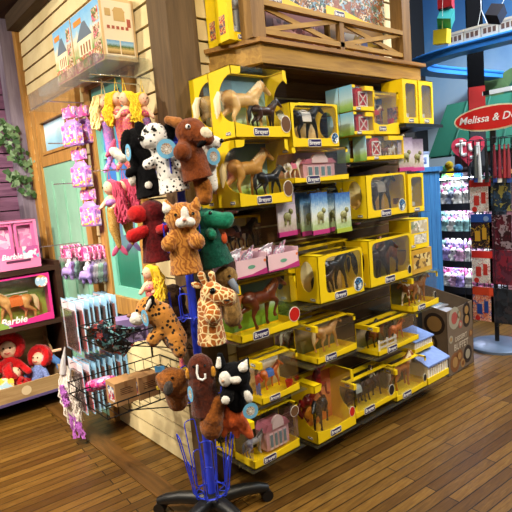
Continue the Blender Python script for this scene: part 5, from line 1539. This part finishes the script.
b = MB(); ribbon(b, sp_, .1, 2.72, 2.78); part('deck', rel(b, o), TRK, o)
for s_ in (-.1, .1):
    b = MB()
    q = []
    for i, p in enumerate(sp_):
        t_ = (sp_[min(i + 1, len(sp_) - 1)] - sp_[max(i - 1, 0)]).normalized(); q.append(p + Vector((-t_.y, t_.x, 0)) * s_ + Vector((0, 0, 2.79)))
    b.tube(q, .02, 8); part('side_rail', rel(b, o), TRK, o)
part('suspension_wire', rel(MB().cyl((3.95, .5, 2.78), (3.95, .42, 3.1), .003).cyl((3.96, .3, 2.78), (3.95, .42, 3.1), .003).cyl((3.95, .42, 3.1), (3.95, .42, 4.6), .004), o), plain('wire_white', 'd8d8d8', .4), o)
for i in range(4):
    p = Vector((3.98 - .012 * i, .14 + .165 * i, 2.785)) if 0 else Vector((3.99 - .017 * i, .16 + .17 * i, 2.79))
    o = thing('train_coach', 'cream toy train coach on the overhead track, %s from the right' % ['first', 'second', 'third', 'fourth'][i], 'toy train', p, PI / 2 + .1, 'cream coaches on the overhead track')
    part('body', MB().box(-.08, -.055, .02, .08, .055, .13), plain('coach_cream', 'f2e6ce', .6), o, bevel=.005)
    part('roof', MB().box(-.083, -.06, .13, .083, .06, .155), plain('coach_roof', 'e6d6ba', .6), o, bevel=.01)
    for k in range(3):
        for sy in (-.057, .055): part('window', MB().box(-.06 + k * .045, sy, .06, -.03 + k * .045, sy + .002, .11), plain('coach_window', '7a5a4a', .5), o)
    for sx in (-.05, .05): part('wheel_pair', MB().cyl((sx, -.05, .015), (sx, .05, .015), .016), BLACK, o)
# green roofed playhouse
RFG = plain('roof_green', '2a6e58', .6, var=.1, vs=3); RFD = plain('roof_dark_green', '1d5a48', .6)
o = thing('playhouse', 'green roofed pink playhouse in front of the mural', 'playhouse', (4.8, .9, 0))
part('wall', rel(MB().box(4.95, .1, 0, 5.6, 1.3, 1.75), o), plain('playhouse_pink', 'c98a94', .7, var=.1, vs=5), o)
zr, ze = at(447, 105, x=4.95).z, 1.72
yr = at(447, 105, x=4.95).y
b = MB()
for i in range(4):
    ya, yb = 1.4 - i * .3, 1.4 - (i + 1) * .3 + .012
    yta, ytb = yr - i * .28, yr - (i + 1) * .28 + .012
    b.bm.faces.new([b.bm.verts.new(q) for q in ((4.5, ya, ze), (4.5, yb, ze), (4.95, ytb, zr), (4.95, yta, zr))])
    b.bm.faces.new([b.bm.verts.new(q) for q in ((4.53, ya, ze - .02), (4.53, yb, ze - .02), (4.98, ytb, zr - .02), (4.98, yta, zr - .02))])
sm = MB()
for i in range(1, 4): sm.tube([(4.495, 1.4 - i * .3, ze + .005), (4.945, yr - i * .28, zr + .005)], .012, 6)
b.prism([(4.5, ze), (4.95, zr), (5.5, ze)], .07, .09, 'xz')
part('roof', rel(b, o), RFG, o); part('roof_seams', rel(sm, o), RFD, o)
o = thing('gable_house', 'small green gabled roof with a red front beside the column', 'playhouse', (5.81, .78, 2.2))
part('roof', MB().prism([(-.42, 0), (0, .5), (.42, 0), (.34, 0), (0, .4), (-.34, 0)], -.17, .15, 'yz'), RFD, o); part('front', MB().prism([(-.34, -.5), (-.34, 0), (0, .4), (.34, 0), (.34, -.5)], -.1, .14, 'yz'), plain('gable_red', 'a83a3a', .7), o)
o = thing('small_sign_bar', 'thin striped bar above the small gabled roof', 'sign', at(497, 91, d=4.9)); part('bar', MB().cbox((0, 0, 0), (.02, .28, .04)), WHITE, o); part('dark_end', MB().cbox((-.001, .1, 0), (.022, .06, .042)), BLACK, o)



def smooth3(P, n=5):
    out = []
    for i in range(len(P) - 1):
        p0 = Vector(P[max(i - 1, 0)]); p1 = Vector(P[i]); p2 = Vector(P[i + 1]); p3 = Vector(P[min(i + 2, len(P) - 1)])
        for k in range(n):
            u = k / n
            out.append(.5 * (2 * p1 + (p2 - p0) * u + (2 * p0 - 5 * p1 + 4 * p2 - p3) * u * u + (3 * p1 - p0 - 3 * p2 + p3) * u**3))
    return out + [Vector(P[-1])]


# plush tower
TX, TY = 3.75, .66
TW = thing('plush_tower', 'dark curved display tower of lit plush shelves with a heart sign', 'shelf', (TX, TY, 0))
CHAR = plain('tower_charcoal', '23252c', .6); SHW = plain('tower_shelf', 'b8bac4', .5)
part('back_panel', MB().box(.22, -.42, 0, .25, .24, 1.55), CHAR, TW); part('side_panel', MB().box(-.1, .235, 0, .25, .25, 1.5), CHAR, TW)
LEDM = NT('led_strip'); LEDM.b.inputs['Emission Color'].default_value = (.78, .85, 1, 1); LEDM.b.inputs['Emission Strength'].default_value = 45; LEDM = LEDM.m
LV = (1.17, .885, .575, .3)
for k, z in enumerate(LV):
    part('shelf_board', MB().prism([(.22, -.42), (.22, .235), (-.06, .235), (-.16, .1), (-.2, -.1), (-.16, -.3), (-.06, -.42)], z - .02, z, 'xy'), SHW, TW)
    part('shelf_lip', MB().prism([(-.06, .235), (-.16, .1), (-.2, -.1), (-.16, -.3), (-.06, -.42), (-.065, -.425), (-.168, -.305), (-.21, -.1), (-.168, .105), (-.065, .24)], z - .05, z + .02, 'xy'), CHAR, TW)
    zt_ = LV[k - 1] - .034 if k else 1.44
    part('light_strip', MB().box(-.13, -.3, zt_, -.1, .1, zt_ + .01), LEDM, TW)
PLC = [('white', WFUR), ('pale pink', fur('pale_pink_fur', 'f0c0d8', 'd89ab8')), ('lilac', fur('lilac_fur', 'c0a8e0', '9a84c0')), ('mint', fur('mint_fur', 'b0dcd4', '88b8b0')), ('bright pink', fur('bright_pink_fur', 'e878b0', 'c05890')), ('grey', fur('grey_fur', '9aa0b0', '70788a'))]
PME = {}
SN = ['top', 'second', 'third', 'lowest']
rs = random.Random(3)
for k, z in enumerate(LV):
    for j in range(21 if k == 0 else 14):
        ci = rs.choice([0, 0, 0, 0, 1, 2, 3, 5] if k < 3 else [0, 0, 1, 1, 4, 2])
        nm, mt = PLC[ci]
        if nm not in PME:
            PME[nm] = organic('body', C(((0, 0, .035), (.042, .036, .036)), ((0, -.012, .085), (.036, .034, .034)), ((-.022, -.03, .015), (.014, .02, .012)), ((.022, -.03, .015), (.014, .02, .012)), ((-.04, -.02, .045), (.013, .012, .018)), ((.04, -.02, .045), (.013, .012, .018))), mt, .008, 2, .002)
            PME[nm + 'e'] = MB().ell((0, -.008, .118), (.012, .009, .016)).mesh('ear', PLC[(ci + 4) % 6][1])
            PME[nm + 'y'] = MB().ell((0, -.046, .09), .0065, seg=8, rings=6).mesh('eye', GLOSS)
        row = j // 7
        yy = -.36 + (j % 7) * .085
        xx = -.12 + .07 * row + .06 * abs((j % 7) - 3) / 3 + .02 * rs.random()
        o = thing('plush_animal', '%s plush animal on the %s lit shelf of the tower' % (nm, SN[k]), 'plush toy', (TX + xx, TY + yy, z + .001 + .07 * row), -PI / 2 + rs.uniform(-.5, .5), '%s plush on the %s tower shelf' % (nm, SN[k]))
        o.scale = (1.25,) * 3
        link('body', PME[nm], o); 
        for sx in (-1, 1): link('ear', PME[nm + 'e'], o, loc=(sx * .024, 0, 0)); link('eye', PME[nm + 'y'], o, loc=(sx * .013, 0, 0))
# heart sign
o = thing('heart_sign', 'red heart shaped sign lettered ty on top of the plush tower', 'sign', at(468, 149, x=3.55)); o.rotation_euler = (0, 0, -PI / 2 + .2)
hp = []
for k in range(40):
    a = 2 * PI * k / 40
    hp.append((.0098 * 16 * math.sin(a)**3, .0098 * (13 * math.cos(a) - 5 * math.cos(2 * a) - 2 * math.cos(3 * a) - math.cos(4 * a))))
part('heart', MB().prism(hp, -.012, .012, 'xz'), plain('heart_red', 'ee4a62', .4), o)
part('letter_t', MB().tube(smooth3([(-.055, -.02, .095), (-.06, -.02, .03), (-.06, -.02, -.03), (-.035, -.02, -.055), (-.005, -.02, -.045)]), .017, 8).tube([(-.105, -.02, .045), (-.06, -.02, .055), (-.015, -.02, .05)], .017, 8), WHITE, o)
part('letter_y', MB().tube(smooth3([(.02, -.02, .05), (.025, -.02, .0), (.05, -.02, -.015), (.085, -.02, .01)]), .016, 8).tube(smooth3([(.1, -.02, .055), (.09, -.02, -.02), (.07, -.02, -.075), (.025, -.02, -.085)]), .016, 8), WHITE, o)
part('post', MB().box(-.01, .012, -.5, .01, .03, 0), CHAR, o)
for px, py, c, lab in ((450, 166, 'd8b414', 'yellow beanie plush on top of the plush tower'), (459, 169, '3a8ad0', 'blue and red plush on top of the plush tower'), (467, 172, '2a2024', 'dark plush on top of the plush tower'), (446, 170, '6ac07a', 'green plush on top of the plush tower')):
    o = thing('plush_animal', lab, 'plush toy', at(px, py + 10, x=3.7), -PI / 2)
    link('body', organic('body', C(((0, 0, .04), (.055, .04, .045)), ((0, -.01, .11), (.045, .04, .045))), fur('tw_' + c, c), .008, 2, .002), o)
    for sx in (-1, 1): link('eye', PME['whitey'], o, loc=(sx * .015, -.005, .025))
part('top_board', MB().box(-.13, -.42, 1.5, .25, .25, 1.52), CHAR, TW)
o = thing('white_bins', 'white and clear storage boxes stacked on the blue cabinet', 'box', (2.75, .5, 1.572))
part('box', MB().box(-.08, -.1, 0, .1, .1, .12), plain('bin_white', 'c8d0dc', .4), o, bevel=.004); part('lid', MB().box(-.085, -.105, .12, .105, .105, .14), plain('bin_lid', '8a9ab8', .4), o); part('label', MB().box(-.06, -.102, .03, .06, -.1, .09), art('bin_label', ['7a8ab0', 'e0e4ec', '4a5a8a'], 40), o)

# rotating rack
RX_, RY_ = 2.86, -.17
RK = thing('spinner_rack', 'black rotating peg rack of craft packs on a round grey base', 'rack', (RX_, RY_, 0))
part('base', MB().lathe([(.0, 0), (.24, 0), (.24, .02), (.21, .035), (.05, .05), (.0, .05)], 40), plain('base_grey', '5f6f86', .35, .2), RK)
part('pole', MB().cyl((0, 0, .04), (0, 0, 1.95), .018), BLACK, RK)
g = MB()
for s_ in (-.1, .1):
    for zz in [.5 + .1 * i for i in range(14)]:
        pass
for q in range(4):
    M = rotm(0, 0, q * PI / 2)
    for yy in (-.22, -.11, 0, .11, .22): g.tube([(-.1, yy, .24), (-.1, yy, 1.75)], .003, 5, M=M)
    for zz in (.24, .55, .86, 1.16, 1.45, 1.75): g.tube([(-.1, -.22, zz), (-.1, .22, zz)], .003, 5, M=M)
part('wire_panel', g, BLKWIRE, RK)
RDB = plain('pack_red', 'd0332c', .4)
PKS = [('white and red craft pack, top row of the rack', 0, 1.17, .26, art('craft_white', ['ece4da', 'f2ece4', 'e4dcd4', 'd8c8b8', 'b8b8c0', 'f0e8e0', 'c86a60'], 64), 'r'),
       ('dark craft pack with a blue header, second row of the rack', 0, .87, .28, art('craft_dark', ['1c1a20', '2a2630', 'c8a030', '141318', '5a2a3a', '24222a', '1a1a20'], 64), 'b'),
       ('white and red craft pack, third row of the rack', 0, .575, .27, art('craft_white2', ['ece4da', 'f2ece4', 'e8e0d8', 'e8d8cc', 'a8b0c0', 'f0e8e0', 'c05a60'], 64), 'r'),
       ('orange craft pack with face stickers, lowest row of the rack', 0, .25, .29, art('craft_orange', ['e0784a', 'e89a7a', '2a4a9a', 'f0d0b8', 'd85a3a', 'e8b89a'], 64), 'o'),
       ('clear pack of coloured tools, top row beside the pole', 1, 1.17, .28, art('tools', ['2a3a4a', '8a8040', '1c2430', '2f4a6a', '20303c', '1a222c'], 30), 'n'),
       ('maroon pack, second row beside the dark pack', 1, .86, .28, art('maroon_pack', ['4a1420', '8a7a80', '5a2430', '2a1418', '381820'], 30), 'n'),
       ('maroon pack, third row beside the white pack', 1, .575, .28, art('maroon_pack2', ['7a2434', '5a2a3a', '4a1a28'], 26), 'n'),
       ('dark clear pack of brushes, lowest row beside the orange pack', 1, .25, .29, art('brushes', ['20242c', '2a3038', '181a20', '3a3438'], 26), 'n'),
       ('teal pack of tools at the picture edge, top row', 2, 1.17, .28, art('teal_pack', ['2a5a6a', '1c3a4a', '3a6a7a'], 20), 'n'),
       ('brown and orange pack at the picture edge, second row', 2, .86, .28, art('brown_pack', ['6a3a3a', 'd87a3a', '3a2a34', '8a5a4a'], 20), 'n'),
       ('bright blue pack with pale squares, third row', 2, .58, .27, art('blue_pack', ['2a7ad0', '3a8ae0', 'c8e0f4', '2a6ac0'], 20), 'n'),
       ('dark pack at the picture edge, lowest row', 2, .25, .28, art('dark_pack', ['242830', '30343c', '1a1c22'], 20), 'n')]
for lab, c, z, h_, mt, hd in PKS:
    yc = RY_ + .045 - c * .185 + (.03 if c else 0)
    o = thing('craft_pack', lab, 'craft pack', (RX_ - .135, yc, z), -PI / 2, 'packs on the spinner rack')
    w_ = .088
    part('card', MB().box(-w_, -.004, 0, w_, .004, h_), mt, o, bevel=.001)
    if hd in 'rbo':
        part('header', MB().box(-w_, -.0055, h_ * (.78 if hd == 'r' else .76), w_, -.004, h_), {'r': RDB, 'b': plain('pack_blue', '2c55a8', .4), 'o': plain('pack_orange', 'd84a2a', .4)}[hd], o)
        part('picture', MB().box(-w_ * .6, -.006, h_ * .2, -w_ * .1, -.004, h_ * .5).box(w_ * .1, -.006, h_ * .25, w_ * .5, -.004, h_ * .6), plain('pack_picture_' + hd, {'r': 'c83a30', 'b': 'd0a030', 'o': '2a4a9a'}[hd], .4), o)
        part('round_mark', MB().lathe([(.022, 0), (.022, .0015)], 16, Matrix.Translation((-w_ * .55 if hd != 'b' else w_ * .5, -.006, h_ * (.08 if hd != 'b' else .86))) @ FRONT), RDB if hd != 'b' else plain('mark_blue', '8aa8d8', .4), o)
    part('peg', MB().cyl((0, 0, h_ - .01), (0, .09, h_ - .01), .003), BLKWIRE, o)
# upper tools on pegs
for i, (px, c, lab) in enumerate(((476, '5a5e5a', 'grey green brush hanging at the top left of the rack'), (480, 'd8dce0', 'white brush hanging beside the grey green one'), (487, '121318', 'thick black brush hanging near the rack pole'), (495, '7a2430', 'red handled brush hanging right of the pole'), (500, '8a2a38', 'red brush near the picture edge'), (505, '9a2c34', 'red and blue brush near the picture edge'), (509, '8a3038', 'red brush at the picture edge'))):
    p = at(px, 178, x=RX_ - .16)
    o = thing('hanging_brush', lab, 'brush', p, 0)
    part('handle', MB().tube([(0, 0, .0), (0, 0, .1), (0, 0, .26)], [.016, .014, .006], 8), plain('brush_' + c, c, .4), o); part('bristle', MB().box(-.006, -.016, -.035, .006, .016, .0), plain('bristle_' + str(i % 3), ['2a4a9a', 'e8e4dc', '3a3a3a'][i % 3], .8), o)
    part('peg', MB().cyl((0, 0, .25), (.06, 0, .25), .003), BLKWIRE, o)
part('wooden_bar', MB().box(-.15, -.4, 1.46, -.13, -.13, 1.495), wood('pale_bar', 'c8a878', 'dcc090', 'y'), RK)
o = thing('oval_sign', 'red oval wooden sign with white script on top of the spinner rack', 'sign', at(492, 117.5, x=2.76), -PI / 2 + .12)
part('rim', MB().prism([(.3 * math.cos(2 * PI * k / 40), .1 * math.sin(2 * PI * k / 40)) for k in range(40)], -.006, .012), plain('sign_cream', 'e6d8b0', .5), o)
part('field', MB().prism([(.286 * math.cos(2 * PI * k / 40), .087 * math.sin(2 * PI * k / 40)) for k in range(40)], -.009, -.006), plain('sign_red', 'cf1f1a', .4), o)
letters('Melissa & Doug', .082, WHITE, o, (0, -.0105, 0), ext=.0015, shear=.25, bold=.0008)
part('bracket', MB().box(-.02, .012, -.2, .02, .03, .02), BLACK, o)

# kraft dump bin
o = thing('dump_bin', 'open printed kraft board bin standing at the end of the yellow box wall', 'bin', (2.2, -.05, 0))
KB = plain('bin_board', '6f5c48', .8, var=.12, vs=8)
a0 = at(474, 362, z=0); a1 = at(449, 378, z=0)
# footprint from its two visible front corners
fr_ = Vector((a0.x, a0.y, 0)); fl_ = Vector((a1.x, a1.y, 0)); e_ = (fr_ - fl_); n_ = Vector((-e_.y, e_.x, 0)).normalized()
o.location = (fl_ + fr_) / 2; o.rotation_euler.z = math.atan2(e_.y, e_.x)
W_ = e_.length / 2; D_ = .42
b = MB()
zl, zr_ = .60, .60
def H(x, y): return .5 + .1 * (y / D_)
b.prism([(-W_, 0), (W_, 0), (W_, .5), (-W_, .5)], 0, .008, 'xz')
b.prism([(-W_, 0), (W_, 0), (W_, .6), (-W_, .6)], D_ - .008, D_, 'xz')
for x in (-W_, W_ - .008): b.prism([(0, 0), (D_, 0), (D_, .6), (0, .5)], x, x + .008, 'yz')
b.box(-W_, 0, 0, W_, D_, .01)
part('panels', b, KB, o)
part('inner_tray', MB().box(-W_ + .01, .01, .38, W_ - .01, D_ - .01, .39), plain('tray_grey', '8a8a90', .5), o)
letters('DESSERT', W_ * .24, plain('bin_cream', 'b8a890', .7), o, (0, -.002, .26), bold=.001); letters('BUFFET', W_ * .34, MT['bin_cream'], o, (0, -.002, .2), bold=.001)
FD = [plain('food_gold', '9a7440', .6), plain('food_brown', '7a4a22', .6), plain('food_dark', '2a1c14', .6), plain('food_pale', '98907a', .6), plain('food_red', 'a04a40', .6)]
for x, z, r_, m1, m2 in ((-.45, .43, .085, 3, 4), (.5, .45, .06, 2, 0), (.5, .375, .06, 2, 0), (-.5, .09, .075, 1, 0), (-.15, .12, .05, 1, 0), (.5, .1, .07, 2, 3), (0, .36, .03, 4, 3), (-.1, .44, .03, 0, 3), (.1, .05, .035, 0, 1), (-.75, .28, .03, 3, 0), (.8, .25, .03, 1, 0)):
    q = part('food_print', MB().lathe([(r_, 0), (r_, .001)], 18, Matrix.Translation((x * W_, 0, z)) @ FRONT), FD[m1], o)
    part('food_centre', MB().lathe([(r_ * .55, .001), (r_ * .55, .002)], 14, Matrix.Translation((x * W_, 0, z)) @ FRONT), FD[m2], q)
MS = rotm(0, 0, -PI / 2)
for y, z, r_ in ((.1, .4, .085), (.28, .42, .07), (.16, .25, .08), (.3, .24, .06)):
    q = part('pan_print', MB().lathe([(r_, 0), (r_, .001)], 18, Matrix.Translation((-W_ - .0002, y, z)) @ MS @ FRONT), FD[2], o)
    part('pan_food', MB().lathe([(r_ * .7, .001), (r_ * .7, .002)], 14, Matrix.Translation((-W_ - .0002, y, z)) @ MS @ FRONT), FD[0], q)
for k, (x, y, lab) in enumerate(((-.05, .1, 'foil wrapped pack lying in the kraft bin at the front'), (.06, .24, 'foil wrapped pack lying in the kraft bin at the back'))):
    q = tag(part('wrapped_pack', MB().ell((0, 0, 0), (.1, .06, .03)).box(-.11, -.05, -.005, .11, .05, .005), plain('foil_pack', 'a8a8ae', .35, .3), None, o.location + Vector((x, y, .455))), lab, 'pack')

# ------------------------------------------------------------------ lights
W0 = bpy.data.worlds.new('world'); SC.world = W0; W0.use_nodes = True
W0.node_tree.nodes['Background'].inputs[0].default_value = (1, .93, .85, 1); W0.node_tree.nodes['Background'].inputs[1].default_value = .07


def light(kind, name, loc, target, power, col, size=.3, spot=60, blend=.4, sizey=None):
    L = bpy.data.lights.new(name, kind); L.energy = power; L.color = col
    if kind == 'AREA':
        L.size = size
        if sizey: L.shape = 'RECTANGLE'; L.size_y = sizey
    else:
        L.shadow_soft_size = size
    if kind == 'SPOT': L.spot_size = math.radians(spot); L.spot_blend = blend
    o = bpy.data.objects.new(name, L); COL.objects.link(o)
    o.location = loc
    o.rotation_euler = (Vector(target) - Vector(loc)).to_track_quat('-Z', 'Y').to_euler()
    return o


WARM = (1, .86, .66); WARM2 = (1, .9, .74); COOL = (.82, .9, 1)
light('SPOT', 'track_lamp_siding', (-2.7, 1.12, 2.9), (0, 1.0, 1.7), 330, WARM2, .06, 84)
light('SPOT', 'track_lamp_corner', (-2.6, -1.0, 4.3), (-.1, .3, 1.0), 480, WARM2, .06, 66)
light('SPOT', 'track_lamp_boxes', (.0, -3.4, 3.9), (.5, -.3, 1.4), 330, WARM, .1, 60)
light('SPOT', 'track_lamp_far_boxes', (1.6, -3.0, 4.1), (1.3, -.3, 1.4), 260, WARM, .1, 56)
light('SPOT', 'track_lamp_floor', (-1.8, .2, 4.3), (-.9, .9, 0), 420, WARM, .05, 50)
light('SPOT', 'track_lamp_floor_right', (2.0, -1.9, 4.3), (1.5, -1.3, 0), 90, WARM, .08, 60)
light('AREA', 'ceiling_panel', (-1.2, -2.6, 4.4), (-.3, -.6, 0.8), 90, WARM2, 3)
light('AREA', 'shop_panel_right', (4.2, -1.2, 4.4), (4.6, -.1, 0), 420, COOL, 2.5)
light('SPOT', 'mural_lamp', (4.0, -1.4, 4.2), (6, 1.2, 2.4), 420, COOL, .2, 90)
light('SPOT', 'doll_shelf_lamp', (-1.5, -.4, 2.9), (-.4, 2, .7), 420, WARM2, .06, 60)
light('SPOT', 'train_fill', (3.0, -1.6, 4.3), (4.0, .5, 2.8), 160, COOL, .1, 50)  # added fill that brightens the coaches, no fixture
light('SPOT', 'low_siding_fill', (-2.4, -.4, 3.2), (-.05, .5, .35), 160, WARM2, .05, 40)  # added fill for the foot of the cream wall, no fixture
light('SPOT', 'rack_lamp', (1.9, -1.3, 4.0), (2.9, 0, 1.2), 330, COOL, .1, 60)
